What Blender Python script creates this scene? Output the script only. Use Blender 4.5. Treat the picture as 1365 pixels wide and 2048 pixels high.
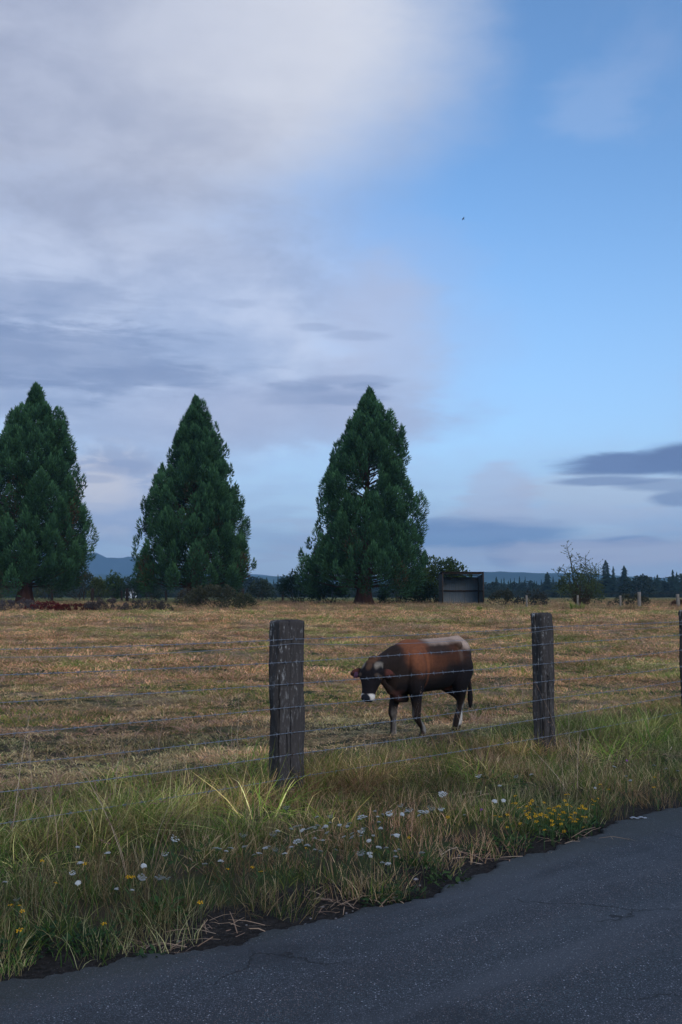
import bpy, bmesh, math, random
import numpy as np
from mathutils import Vector, Matrix, noise as mnoise

R = math.radians
rng = np.random.default_rng(7)
random.seed(7)
scene = bpy.context.scene
for o in list(bpy.data.objects):
    bpy.data.objects.remove(o)
COL = scene.collection

# ------------------------------------------------------------------ camera
FPX = 1991.0                        # focal length in photograph pixels (1365 x 2048)
PITCH = math.atan(150.0 / FPX)
CAMZ = 1.5
cam_d = bpy.data.cameras.new('camera')
cam = bpy.data.objects.new('camera', cam_d)
COL.objects.link(cam)
cam.location = (0, 0, CAMZ)
cam.rotation_euler = (R(90) + PITCH, 0, 0)
cam_d.sensor_fit = 'VERTICAL'
cam_d.sensor_height = 36.0
cam_d.sensor_width = 24.0
cam_d.lens = FPX / 2048 * 36.0
cam_d.clip_start = 0.05
cam_d.clip_end = 30000
scene.camera = cam


def ray(px, py):
    """direction of the sight line through a photograph pixel"""
    x = (px - 682.5) / FPX
    y = (1024 - py) / FPX
    c, s = math.cos(PITCH), math.sin(PITCH)
    return Vector((x, c - y * s, s + y * c)).normalized()


def azel(px, py):
    d = ray(px, py)
    return math.atan2(d.x, d.y), math.asin(d.z)


def at_depth(px, py, Y):
    d = ray(px, py)
    t = Y / d.y
    return Vector((d.x * t, Y, CAMZ + d.z * t))


# ------------------------------------------------------------------ node helpers
class S:
    """a socket with arithmetic"""
    nt = None

    def __init__(self, sock):
        self.s = sock

    @staticmethod
    def m(op, *a, clamp=False):
        n = S.nt.nodes.new('ShaderNodeMath')
        n.operation = op
        n.use_clamp = clamp
        for i, v in enumerate(a):
            if isinstance(v, S):
                S.nt.links.new(v.s, n.inputs[i])
            else:
                n.inputs[i].default_value = v
        return S(n.outputs[0])

    def __add__(self, o): return S.m('ADD', self, o)
    __radd__ = __add__
    def __sub__(self, o): return S.m('SUBTRACT', self, o)
    def __rsub__(self, o): return S.m('SUBTRACT', o, self)
    def __mul__(self, o): return S.m('MULTIPLY', self, o)
    __rmul__ = __mul__
    def __truediv__(self, o): return S.m('DIVIDE', self, o)


def smooth(x, a, b):
    n = S.nt.nodes.new('ShaderNodeMapRange')
    n.interpolation_type = 'SMOOTHSTEP'
    S.nt.links.new(x.s, n.inputs['Value'])
    if a <= b:
        n.inputs['From Min'].default_value = a
        n.inputs['From Max'].default_value = b
    else:
        n.inputs['From Min'].default_value = b
        n.inputs['From Max'].default_value = a
        n.inputs['To Min'].default_value = 1
        n.inputs['To Max'].default_value = 0
    return S(n.outputs['Result'])


def xyz(x, y, z):
    n = S.nt.nodes.new('ShaderNodeCombineXYZ')
    for i, v in enumerate((x, y, z)):
        if isinstance(v, S):
            S.nt.links.new(v.s, n.inputs[i])
        else:
            n.inputs[i].default_value = v
    return S(n.outputs[0])


def split(v):
    n = S.nt.nodes.new('ShaderNodeSeparateXYZ')
    S.nt.links.new(v.s, n.inputs[0])
    return [S(o) for o in n.outputs]


def noise(vec, scale, detail=3.0, rough=0.5, dist=0.0, color=False):
    n = S.nt.nodes.new('ShaderNodeTexNoise')
    S.nt.links.new(vec.s, n.inputs['Vector'])
    n.inputs['Scale'].default_value = scale
    n.inputs['Detail'].default_value = detail
    n.inputs['Roughness'].default_value = rough
    n.inputs['Distortion'].default_value = dist
    return S(n.outputs['Color' if color else 'Fac'])


def voronoi(vec, scale, feature='F1', out='Distance'):
    n = S.nt.nodes.new('ShaderNodeTexVoronoi')
    n.feature = feature
    S.nt.links.new(vec.s, n.inputs['Vector'])
    n.inputs['Scale'].default_value = scale
    return S(n.outputs[out])


def mix(f, a, b, blend='MIX'):
    n = S.nt.nodes.new('ShaderNodeMix')
    n.data_type = 'RGBA'
    n.blend_type = blend
    n.clamp_factor = True
    for sock, v in ((n.inputs[0], f), (n.inputs[6], a), (n.inputs[7], b)):
        if isinstance(v, S):
            S.nt.links.new(v.s, sock)
        elif isinstance(v, (int, float)):
            sock.default_value = v
        else:
            sock.default_value = (*v[:3], 1)
    return S(n.outputs[2])


def attr(name, kind='GEOMETRY', out='Color'):
    n = S.nt.nodes.new('ShaderNodeAttribute')
    n.attribute_type = kind
    n.attribute_name = name
    return S(n.outputs[out])


def mapping(vec, scale=(1, 1, 1), loc=(0, 0, 0), rot=(0, 0, 0)):
    n = S.nt.nodes.new('ShaderNodeMapping')
    S.nt.links.new(vec.s, n.inputs['Vector'])
    n.inputs['Scale'].default_value = scale
    n.inputs['Location'].default_value = loc
    n.inputs['Rotation'].default_value = rot
    return S(n.outputs[0])


def texco(out='Object'):
    n = S.nt.nodes.new('ShaderNodeTexCoord')
    return S(n.outputs[out])


def lin(r, g, b):
    def f(c):
        c /= 255
        return c / 12.92 if c < .04045 else ((c + .055) / 1.055) ** 2.4
    return (f(r), f(g), f(b))


# ------------------------------------------------------------------ sky and sun
SUN_EL, SUN_AZ = 30.0, 150.0        # soft evening light from behind the camera, to the right
world = bpy.data.worlds.new('World')
scene.world = world
world.use_nodes = True
world.cycles.sampling_method = 'MANUAL'
world.cycles.sample_map_resolution = 256
nt = world.node_tree
nt.nodes.clear()
S.nt = nt
sky = nt.nodes.new('ShaderNodeTexSky')
sky.sky_type = 'NISHITA'
sky.sun_disc = False
sky.sun_elevation = R(SUN_EL)
sky.sun_rotation = R(SUN_AZ)
sky.altitude = 100
sky.air_density = 1.0
sky.dust_density = 0.3
sky.ozone_density = 2.0
SKY_STRENGTH = 0.085

tc = texco('Generated')
dx, dy, dz = split(tc)
az = S.m('ARCTAN2', dx, dy)
el = S.m('ARCSINE', dz)
elp = S.m('MAXIMUM', el, 0.0)
wide = xyz(az * 1.0, el * 1.6, 0.0)            # roundish billows high up
flat = xyz(az * 1.0, el * 5.0, 3.0)            # layers seen edge-on near the horizon
# seamless 3-D versions for the parts of the sky behind the camera come from dir itself
n_big = noise(mapping(tc, (1, 1, 1.6)), 3.2, 5, .55, .3)
n_mid = noise(mapping(tc, (1, 1, 2.2), (4, 2, 1)), 7.5, 6, .58, .25)
n_fin = noise(mapping(tc, (1, 1, 2.6), (1, 7, 3)), 20, 6, .6, .4)
n_flat = noise(mapping(tc, (1, 1, 7), (2, 3, 5)), 5.0, 6, .6, .35)
n_flatf = noise(mapping(tc, (1, 1, 6), (8, 3, 5)), 14.0, 6, .6, .4)


def C(r, g, b):
    """a cloud radiance given as the colour it shows on screen"""
    c = lin(r, g, b)
    return tuple(v / SKY_STRENGTH for v in c)


def blob(px, py, rx, ry, soft=.6, warp=.5, nz=None, nz2=None):
    """cloud body centred on a bearing and a height above the horizon"""
    a0, e0 = azel(px, py)
    ex = (az - a0) / (rx / FPX)
    ey = (el - e0) / (ry / FPX)
    d = S.m('SQRT', ex * ex + ey * ey)
    w = (nz - .5) * (warp * 2)
    if nz2 is not None:
        w = w + (nz2 - .5) * warp
    return smooth(d + w, 1.0 + soft / 2, 1.0 - soft / 2)


base = S(sky.outputs[0])
base = mix(1.0, base, (1.68, 2.12, 2.42), 'MULTIPLY')
# pale veil towards the horizon
veil = smooth(el, R(24), R(-1))
col = mix(veil * .62, base, C(172, 201, 241))
# thin high veils of mist anywhere
col = mix(smooth(n_big, .48, .75) * .35, col, C(175, 190, 225))

# A: the great soft cloud, upper left
a0, e0 = azel(285, 60)
ax = S.m('MAXIMUM', az - a0, 0.0) / (590 / FPX)
ey = S.m('MAXIMUM', e0 - el, 0.0) / (410 / FPX)
dA = S.m('SQRT', ax * ax + ey * ey) + (n_mid - .5) * .35 + (n_big - .5) * .5 + (n_fin - .5) * .1
back = smooth(az, -3.0, -1.9)
mA = smooth(dA, 1.32, .52) * back
lit = smooth(az + (n_big - .5) * .25, azel(60, 100)[0], azel(680, 100)[0]) * smooth(el + (n_mid - .5) * .15, azel(600, 520)[1], azel(600, 120)[1])
cA = mix(lit, mix(smooth(n_mid, .35, .65), C(167, 176, 201), C(186, 194, 216)), C(220, 224, 236))
cA = mix(smooth(n_fin, .40, .70) * .10, cA, C(196, 203, 224))
# B: lavender layer lower left
mB = blob(230, 650, 640, 260, .7, .45, n_big, n_mid)
cB = mix(smooth(n_mid * .8 + n_fin * .2, .34, .66), C(170, 185, 217), C(206, 216, 240))
col = mix(mB * .9, col, cB)
col = mix(blob(760, 730, 110, 170, 1.0, .8, n_mid, n_fin) * .55, col, C(190, 200, 228))
col = mix(blob(600, 830, 330, 60, .9, .6, n_mid, n_fin) * .6, col, C(172, 184, 216))
col = mix(mA * .97, col, cA)
# C: blue-grey undersides
for px, py, rx, ry, k in ((60, 600, 190, 42, .55), (130, 720, 300, 58, .8), (330, 752, 150, 20, .6), (20, 800, 160, 40, .5), (640, 790, 120, 22, .5), (600, 772, 60, 12, .5), (690, 800, 60, 12, .4),
                          (705, 762, 80, 12, .5), (725, 775, 40, 8, .5), (715, 672, 55, 9, .35), (630, 655, 40, 8, .4), (475, 607, 40, 8, .3),
                          (-500, 640, 500, 90, .6), (-900, 420, 400, 120, .5)):
    col = mix(blob(px, py, rx, ry, .9, 1.0, n_flatf, n_flat) * (k * .75), col, C(128, 148, 188))
# D: cumulus between the first two trees, with flat streaks before it
mD = blob(215, 990, 130, 88, .5, .5, n_mid, n_fin)
cD = mix(smooth(n_fin, .4, .62), C(165, 178, 208), C(224, 221, 228))
col = mix(mD * .95, col, cD)
col = mix(blob(205, 985, 52, 40, .5, .4, n_fin) * .9, col, C(238, 232, 231))
col = mix(blob(245, 1000, 40, 20, .45, .35, n_fin) * .6, col, C(225, 222, 228))
col = mix(blob(245, 935, 60, 14, .8, .6, n_flat) * .6, col, C(135, 150, 188))
col = mix(blob(190, 958, 40, 8, .8, .6, n_flat) * .5, col, C(140, 155, 190))
# E: layered banks low over the whole horizon
low = smooth(el, R(8), R(2.2))
bank = smooth(n_flat, .42, .60)
col = mix(low * bank * .55, col, C(148, 174, 216))
bright = smooth(n_flatf, .47, .6) * smooth(el, R(5.5), R(1.5))
col = mix(bright * .7, col, C(205, 210, 228))
col = mix(smooth(el, R(3.2), R(.2)) * .5, col, C(165, 184, 215))
col = mix(smooth(el + (n_mid - .5) * .12, R(10), R(3.5)) * .55, col, C(182, 198, 230))
# F: dark streaks and pale gaps on the right
for px, py, rx, ry, k, c, w in ((1215, 985, 170, 36, .75, (196, 212, 234), .6), (1000, 1000, 70, 70, .45, (190, 190, 215), .8),
                             (1290, 925, 170, 22, 1.0, (112, 134, 178), .5), (1400, 912, 120, 30, 1.0, (106, 128, 172), .4),
                             (1210, 962, 90, 9, .8, (128, 148, 188), .5), (1350, 970, 100, 12, .6, (125, 145, 185), .5), (1365, 998, 60, 14, .8, (128, 148, 188), .5),
                             (960, 1068, 170, 34, .85, (124, 152, 198), .6), (900, 1050, 130, 14, .5, (125, 150, 195), .6), (1010, 1105, 40, 26, .7, (122, 146, 192), .6),
                             (1190, 1088, 150, 9, .7, (135, 155, 198), .5), (1260, 1082, 60, 10, .8, (135, 155, 198), .5), (1120, 1115, 130, 8, .55, (138, 158, 200), .5),
                             (1230, 1106, 260, 26, .7, (208, 208, 226), .8), (1120, 1030, 200, 22, .5, (196, 206, 230), .9), (900, 1106, 90, 12, .6, (186, 198, 222), .8)):
    col = mix(blob(px, py, rx, ry, .7, w, n_flatf, n_flat) * k, col, C(*c))
# wisps, upper right

col = mix(blob(1190, 210, 90, 50, 1.2, 1.2, n_mid, n_fin) * .25, col, C(180, 200, 235))
bg = nt.nodes.new('ShaderNodeBackground')
nt.links.new(col.s, bg.inputs[0])
bg.inputs[1].default_value = SKY_STRENGTH
wo = nt.nodes.new('ShaderNodeOutputWorld')
nt.links.new(bg.outputs[0], wo.inputs[0])

sun_d = bpy.data.lights.new('sun', 'SUN')
sun_d.energy = 1.4
sun_d.angle = R(35)
sun_d.color = (1.0, .88, .76)
sun = bpy.data.objects.new('sun', sun_d)
COL.objects.link(sun)
# the lamp shines along -Z; azimuth as in the sky node (clockwise from +Y seen from above)
sd = Vector((math.sin(R(SUN_AZ)) * math.cos(R(SUN_EL)), math.cos(R(SUN_AZ)) * math.cos(R(SUN_EL)), math.sin(R(SUN_EL))))
sun.rotation_euler = sd.to_track_quat('Z', 'Y').to_euler()
sun.location = sd * 50

scene.view_settings.view_transform = 'Standard'
scene.view_settings.look = 'None'
scene.view_settings.exposure = 0
scene.view_settings.gamma = 1
scene.render.engine = 'CYCLES'
scene.cycles.use_denoising = True
scene.cycles.max_bounces = 6
scene.cycles.diffuse_bounces = 3
scene.cycles.transparent_max_bounces = 8

# ------------------------------------------------------------------ object helpers
def tag(o, label=None, cat=None, group=None, kind=None):
    if label: o['label'] = label
    if cat: o['category'] = cat
    if group: o['group'] = group
    if kind: o['kind'] = kind
    return o


def empty(name, loc, rz=0.0):
    o = bpy.data.objects.new(name, None)
    COL.objects.link(o)
    o.location = loc
    o.rotation_euler = (0, 0, rz)
    o.empty_display_size = .2
    return o


def link(name, me, parent=None, loc=None, rot=None):
    o = bpy.data.objects.new(name, me)
    COL.objects.link(o)
    if parent: o.parent = parent
    if loc is not None: o.location = loc
    if rot is not None: o.rotation_euler = rot
    return o


def copy_tree(o, parent=None):
    c = o.copy()
    COL.objects.link(c)
    if parent: c.parent = parent
    for ch in list(o.children):
        copy_tree(ch, c)
    return c


def mesh_np(name, V, F, mats=(), col=None, smooth_=False, midx=None):
    """V (n,3); F list of (m,k) index arrays; col (n,3) vertex colours"""
    me = bpy.data.meshes.new(name)
    V = np.asarray(V, dtype=np.float32)
    Fs = [np.asarray(f, dtype=np.int32) for f in (F if isinstance(F, list) else [F]) if len(f)]
    me.vertices.add(len(V))
    me.vertices.foreach_set('co', V.ravel())
    if Fs:
        loops = np.concatenate([f.ravel() for f in Fs])
        tot = np.concatenate([np.full(len(f), f.shape[1], np.int32) for f in Fs])
        st = np.concatenate([[0], np.cumsum(tot)[:-1]]).astype(np.int32)
        me.loops.add(len(loops))
        me.loops.foreach_set('vertex_index', loops)
        me.polygons.add(len(tot))
        me.polygons.foreach_set('loop_start', st)
        me.polygons.foreach_set('loop_total', tot)
        if smooth_:
            me.polygons.foreach_set('use_smooth', np.ones(len(tot), bool))
    if col is not None:
        a = me.attributes.new('col', 'FLOAT_COLOR', 'POINT')
        c4 = np.ones((len(V), 4), np.float32)
        c4[:, :3] = col
        a.data.foreach_set('color', c4.ravel())
    for m in (mats if isinstance(mats, (list, tuple)) else [mats]):
        me.materials.append(m)
    if midx is not None:
        me.polygons.foreach_set('material_index', np.asarray(midx, np.int32))
    me.update(calc_edges=True)
    me.validate()
    return me


class MB:
    """collects boxes, tubes and lofts for one mesh"""
    def __init__(self):
        self.v, self.q, self.t, self.n, self.c = [], [], [], 0, []

    def add(self, V, Q=(), T=(), c=(1, 1, 1)):
        V = np.asarray(V, float)
        if len(Q): self.q.append(np.asarray(Q) + self.n)
        if len(T): self.t.append(np.asarray(T) + self.n)
        self.v.append(V)
        self.c.append(np.broadcast_to(np.asarray(c, float), (len(V), 3)))
        self.n += len(V)
        return self

    def box(self, c, s, rz=0.0, M=None, col=(1, 1, 1)):
        V = np.array([(x, y, z) for z in (-.5, .5) for y in (-.5, .5) for x in (-.5, .5)]) * np.array(s)
        if M is not None:
            V = V @ np.array(M).T
        cs, sn = math.cos(rz), math.sin(rz)
        V = np.stack([V[:, 0] * cs - V[:, 1] * sn, V[:, 0] * sn + V[:, 1] * cs, V[:, 2]], 1) + np.array(c)
        return self.add(V, [(0, 2, 3, 1), (4, 5, 7, 6), (0, 1, 5, 4), (2, 6, 7, 3), (0, 4, 6, 2), (1, 3, 7, 5)], c=col)

    def tube(self, P, r, k=6, col=(1, 1, 1), cap=True):
        P = np.asarray(P, float)
        n = len(P)
        r = np.broadcast_to(np.asarray(r, float), (n,))
        T = np.gradient(P, axis=0)
        T /= np.linalg.norm(T, axis=1)[:, None] + 1e-9
        ref = np.array((0, 0, 1.)) if abs(T[:, 2]).mean() < .8 else np.array((1., 0, 0))
        A = np.cross(T, ref); A /= np.linalg.norm(A, axis=1)[:, None] + 1e-9
        B = np.cross(T, A)
        th = np.arange(k) / k * 2 * np.pi
        V = P[:, None] + (A[:, None] * np.cos(th)[None, :, None] + B[:, None] * np.sin(th)[None, :, None]) * r[:, None, None]
        V = V.reshape(-1, 3)
        i = np.arange(n - 1)[:, None] * k
        j = np.arange(k)[None]
        j2 = (j + 1) % k
        Q = np.stack([i + j, i + j2, i + k + j2, i + k + j], -1).reshape(-1, 4)
        T_ = []
        if cap:
            V = np.concatenate([V, P[:1], P[-1:]])
            a, b = n * k, n * k + 1
            T_ = [(a, (m + 1) % k, m) for m in range(k)] + [(b, (n - 1) * k + m, (n - 1) * k + (m + 1) % k) for m in range(k)]
        if np.ndim(col) == 2:
            col = np.repeat(np.asarray(col), k, axis=0)
            if cap: col = np.concatenate([col, col[:1], col[-1:]])
        return self.add(V, Q, T_, col)

    def arrays(self):
        F = []
        if self.q: F.append(np.concatenate(self.q))
        if self.t: F.append(np.concatenate(self.t))
        return np.concatenate(self.v), F, np.concatenate(self.c)

    def mesh(self, name, mat, smooth_=False):
        V, F, c = self.arrays()
        return mesh_np(name, V, F, mat, c, smooth_)

    def build(self, name, mat, parent=None, loc=None, rot=None, smooth_=False):
        return link(name, self.mesh(name, mat, smooth_), parent, loc, rot)


def material(name, fn, rough=.9, spec=.3, bump=None, transl=0.0, metal=0.0):
    m = bpy.data.materials.new(name)
    m.use_nodes = True
    t = m.node_tree
    t.nodes.clear()
    S.nt = t
    out = t.nodes.new('ShaderNodeOutputMaterial')
    p = t.nodes.new('ShaderNodeBsdfPrincipled')
    p.inputs['Roughness'].default_value = rough
    p.inputs['Specular IOR Level'].default_value = spec
    p.inputs['Metallic'].default_value = metal
    r = fn()
    if isinstance(r, dict):
        c = r['c']
        if 'bump' in r:
            b = t.nodes.new('ShaderNodeBump')
            b.inputs['Strength'].default_value = r.get('bs', .6)
            b.inputs['Distance'].default_value = r.get('bd', .01)
            t.links.new(r['bump'].s, b.inputs['Height'])
            t.links.new(b.outputs[0], p.inputs['Normal'])
        if 'rough' in r:
            t.links.new(r['rough'].s, p.inputs['Roughness'])
    else:
        c = r
    if isinstance(c, S):
        t.links.new(c.s, p.inputs['Base Color'])
    else:
        p.inputs['Base Color'].default_value = (*c, 1)
    if transl:
        tr = t.nodes.new('ShaderNodeBsdfTranslucent')
        if isinstance(c, S): t.links.new(c.s, tr.inputs[0])
        else: tr.inputs[0].default_value = (*c, 1)
        mx = t.nodes.new('ShaderNodeMixShader')
        mx.inputs[0].default_value = transl
        t.links.new(p.outputs[0], mx.inputs[1]); t.links.new(tr.outputs[0], mx.inputs[2])
        t.links.new(mx.outputs[0], out.inputs[0])
    else:
        t.links.new(p.outputs[0], out.inputs[0])
    return m


# leaf and blade material: vertex colour times a tint stored on each scattered clump
def leaf_mat(name, tinted=False, rough=.75, transl=.25, spec=.25):
    def f():
        c = attr('col')
        if tinted:
            c = mix(1.0, c, attr('tint', 'INSTANCER'), 'MULTIPLY')
        return c
    return material(name, f, rough, spec, transl=transl)


M_blade = leaf_mat('grass_blade', True)
M_leaf = leaf_mat('leaf')
M_needle = leaf_mat('needle', transl=.12, rough=.85, spec=.2)
M_paint = material('coloured_matt', lambda: attr('col'), .9, .15)


# ------------------------------------------------------------------ terrain
E0 = np.array((-1.29, 3.80)); E1 = np.array((2.32, 6.72))      # edge of the road
ED = (E1 - E0) / np.linalg.norm(E1 - E0)
EN = np.array((-ED[1], ED[0]))                                 # towards the field


def edge_off(s):
    """how far the ragged edge of the asphalt wanders, s metres along it"""
    return (.035 * np.sin(s * 1.9 + .5) + .032 * np.sin(s * 4.3 + 2) + .022 * np.sin(s * 11 + 1) + .012 * np.sin(s * 23)
            + .010 * np.sin(s * 47 + 2) + .006 * np.sin(s * 97 + 3 * np.sin(s * 7)) + .004 * np.sin(s * 171) - .085
            + np.interp(s, [-2, 0, .55, 1.03, 2, 2.25, 3.4, 4.8, 8], [.1, .14, .11, -.05, 0, .03, .14, .30, .3]))


def road_d(x, y):
    s = (x - E0[0]) * ED[0] + (y - E0[1]) * ED[1]
    d = (x - E0[0]) * EN[0] + (y - E0[1]) * EN[1]
    return s, d


def vn(x, y, f, seed=0.0):
    """cheap smooth noise, about -1..1"""
    x = x * f + seed; y = y * f - seed * 1.7
    return (np.sin(x * 1.3 + 1.7 * np.sin(y * .9 + .3)) + np.sin(y * 1.7 + 1.3 * np.sin(x * 1.1 + 2)) + np.sin((x + y) * .83 + 1.9 * np.sin((x - y) * .6 + 1))) / 3


def gz(x, y):
    x = np.asarray(x, float); y = np.asarray(y, float)
    s, d = road_d(x, y)
    t = np.clip(d / .8, 0, 1)
    z = -.035 + .055 * t * t * (3 - 2 * t)
    t2 = np.clip((d - 3.2) / 2.0, 0, 1)
    z = z - .195 * t2 * t2 * (3 - 2 * t2)
    t3 = np.clip((y - 13) / 30, 0, 1)
    z = z + .21 * t3 * t3 * (3 - 2 * t3)
    amp = np.clip(d / 1.5, 0, 1)
    z = z + amp * (.028 * vn(x, y, 2.1) + .015 * vn(x, y, 5.7, 3))
    z = z + np.clip((y - 12) / 10, 0, 1) * .05 * vn(x, y, .8, 5)
    far = np.clip((y - 95) / 320, 0, 1)
    z = z - 2.45 * far ** .8 - np.clip((np.hypot(x, y) - 430) / 600, 0, 1) * 3
    return z


def gpt(px, py, h=0.0):
    """the place on the ground (or h above it) seen at a photograph pixel"""
    d = ray(px, py)
    z = 0.0
    for _ in range(12):
        t = (z + h - CAMZ) / d.z
        z = float(gz(d.x * t, d.y * t))
    return Vector((d.x * t, d.y * t, z))


def on(x, y, dz=0.0):
    return Vector((x, y, float(gz(x, y)) + dz))


def axis(a, b, n, p=2.6):
    t = np.linspace(0, 1, n)
    return a + (b - a) * t ** p


xs = np.concatenate([-axis(0, 7000, 120, 4)[::-1][:-1], axis(0, 7000, 120, 4)])
ys = np.concatenate([-axis(0, 900, 30, 3)[::-1] + 2, np.linspace(2, 16, 140)[1:], 16 + axis(0, 9000, 130, 3.4)[1:]])
X, Y = np.meshgrid(xs, ys)
V = np.stack([X.ravel(), Y.ravel(), gz(X, Y).ravel()], 1)
nx, ny = len(xs), len(ys)
i = np.arange(ny - 1)[:, None] * nx; j = np.arange(nx - 1)[None]
Q = np.stack([i + j, i + j + 1, i + nx + j + 1, i + nx + j], -1).reshape(-1, 4)


def ground_col():
    g = texco('Object')
    gx, gy, gz_ = split(g)
    s_ = gx * float(ED[0]) + gy * float(ED[1])
    d_ = (gx - float(E0[0])) * float(EN[0]) + (gy - float(E0[1])) * float(EN[1])
    n1 = noise(g, .55, 5, .6); n2 = noise(g, 3.5, 5, .65); n3 = noise(g, 40, 4, .7); n4 = noise(mapping(g, (.06, .2, 1)), 1.0, 5, .6)
    green = mix(smooth(n3, .3, .7), (.020, .030, .010), (.045, .060, .020))
    tan = mix(smooth(n3, .3, .7), (.13, .082, .045), (.34, .24, .14))
    near = mix(smooth(n2, .38, .62), (.050, .040, .024), (.035, .048, .016))
    mixf = mix(smooth(n1 + (n2 - .5) * .6, .40, .62), green, tan)
    c = mix(smooth(gy + (n1 - .5) * 6, 9.5, 17), near, mixf)
    farc = mix(smooth(n4, .42, .6), (.34, .24, .14), (.20, .17, .09))
    c = mix(smooth(gy, 40, 75) * .8, c, farc)
    c = mix(smooth(gy, 92, 105), c, mix(smooth(n4, .4, .6), (.07, .10, .035), (.13, .12, .05)))
    # bare dark soil beside the asphalt
    soil = mix(smooth(n3, .3, .75), (.012, .011, .010), (.04, .034, .03))
    sp = voronoi(g, 60)
    soil = mix(smooth(sp, .22, .12) * .5, soil, (.11, .10, .10))
    c = mix(smooth(d_ + (n2 - .5) * .5, .50, .28), c, soil)
    return {'c': c, 'bump': n3, 'bs': .7, 'bd': .03}


M_ground = material('field_ground', ground_col, .95, .1)
field = link('field', mesh_np('field', V, Q, M_ground, smooth_=True))
tag(field, kind='structure')

# road: a slab with a broken edge, its top at z = 0
ss = np.unique(np.concatenate([np.linspace(-45, -4, 300), np.linspace(-4, 12, 1600), np.linspace(12, 60, 300)]))
near_ = E0[None] + ED[None] * ss[:, None] + EN[None] * edge_off(ss)[:, None]
rows = []
offs = [(-.0, -.045), (-.0, -.012), (-.018, -.003), (-.05, 0.0), (-.3, 0), (-1, 0.01), (-3.2, .04), (-7.4, -.03)]
for k, (o_, z_) in enumerate(offs):
    w = max(0.0, 1 + o_ / 1.0)
    p = E0[None] + ED[None] * ss[:, None] + EN[None] * (edge_off(ss) * w + o_)[:, None]
    rows.append(np.column_stack([p, np.full(len(ss), z_)]))
V = np.concatenate(rows)
n = len(ss)
Q = np.concatenate([np.stack([k * n + np.arange(n - 1), k * n + np.arange(n - 1) + 1, (k + 1) * n + np.arange(n - 1) + 1, (k + 1) * n + np.arange(n - 1)], 1)[:, ::-1] for k in range(len(rows) - 1)])


def asphalt():
    g = texco('Object')
    gx, gy, _ = split(g)
    d_ = (gx - float(E0[0])) * float(EN[0]) + (gy - float(E0[1])) * float(EN[1])
    s_ = gx * float(ED[0]) + gy * float(ED[1])
    base = mix(smooth(noise(g, 170, 4, .8), .34, .66), (.004, .005, .007), (.052, .058, .068))
    cell = voronoi(g, 140, 'F1', 'Color'); dist = voronoi(g, 140)
    cr, cg, cb = split(cell)
    stone = mix(cg, (.06, .065, .075), (.20, .205, .23))
    stone = mix(smooth(cb, .72, .76), stone, (.17, .13, .12))
    stone = mix(smooth(cb, .28, .22), stone, (.08, .12, .13))
    c = mix(smooth(dist, .42, .25) * smooth(cr, .34, .42), base, stone)
    c2 = voronoi(g, 78, 'F1', 'Color'); d2 = voronoi(g, 78)
    a_, b_, _c = split(c2)
    c = mix(smooth(d2, .28, .18) * smooth(a_, .74, .78), c, mix(b_, (.15, .16, .18), (.42, .42, .45)))
    big = noise(g, 1.6, 4, .55)
    pits = smooth(noise(g, 75, 3, .75), .42, .34)
    c = mix(pits * .7, c, (.006, .007, .009))
    patch = smooth(noise(g, .55, 5, .7), .50, .54)
    c = mix(patch * .22, c, (.014, .016, .020))
    c = mix(smooth(big, .52, .68) * .55, c, (.012, .014, .018))
    streak = noise(mapping(xyz(s_, d_, 0.0), (.35, 2.4, 1)), 1.0, 4, .6)
    c = mix(smooth(streak, .48, .66) * .45, c, (.070, .076, .086))
    # cracks
    w = noise(g, 5, 4, .7, color=True)
    gw = mix(.16, g, w)
    ck = voronoi(gw, 1.15, 'DISTANCE_TO_EDGE')
    crack = smooth(ck, .008, .002) * smooth(noise(g, .9, 2), .50, .58)
    c = mix(crack * .9, c, (.006, .006, .007))
    # greenish silt in the margin
    mar = smooth(d_ + (noise(g, 6, 4, .7) - .5) * .35, -.28, -.02)
    c = mix(mar * .55, c, (.030, .033, .024))
    h = noise(g, 190, 3, .7) - crack * 2.0
    return {'c': c, 'bump': h, 'bs': .8, 'bd': .004}


M_asphalt = material('asphalt', asphalt, .75, .35)
road = link('road', mesh_np('road', V, Q, M_asphalt, smooth_=False))
tag(road, kind='structure')


# distant hills: solid ridges rising out of the plain
def hills(name, d0, depth, prof, seed, colr, x0=-.62, x1=.62, n=240, rows_=26):
    """prof(px) -> height in photograph pixels above the true horizon at distance d0"""
    a = np.linspace(x0, x1, n)
    V = []
    for r_ in range(rows_):
        t = r_ / (rows_ - 1)
        dist = d0 - depth * .35 + depth * t
        shape = math.sin(math.pi * min(1, t * 1.15) ** .8) if t * 1.15 < 1 else 0
        px = 682.5 + np.tan(a) * FPX
        hpx = np.interp(px, [p[0] for p in prof], [p[1] for p in prof])
        h = hpx / FPX * d0 * shape
        x = np.sin(a) * dist; y = np.cos(a) * dist
        h = h * (1 + .10 * vn(x, y, 14 / d0 * 1.0, seed) + .05 * vn(x, y, 60 / d0, seed) + .03 * vn(x, y, 170 / d0, seed + 2) * (1 if t > .1 else 0))
        V.append(np.column_stack([x, y, -6 + h + 4 * shape]))
    V = np.concatenate(V)
    i = np.arange(rows_ - 1)[:, None] * n; j = np.arange(n - 1)[None]
    Q = np.stack([i + j, i + j + 1, i + n + j + 1, i + n + j], -1).reshape(-1, 4)

    def f():
        g = texco('Object')
        n1 = noise(g, .004, 6, .65)
        return mix(smooth(n1, .45, .62), colr, tuple(min(1, v * 2.6 + .02) for v in colr))
    return tag(link(name, mesh_np(name, V, Q, material(name + '_cover', f, .95, .1), smooth_=True)), kind='structure')


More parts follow.
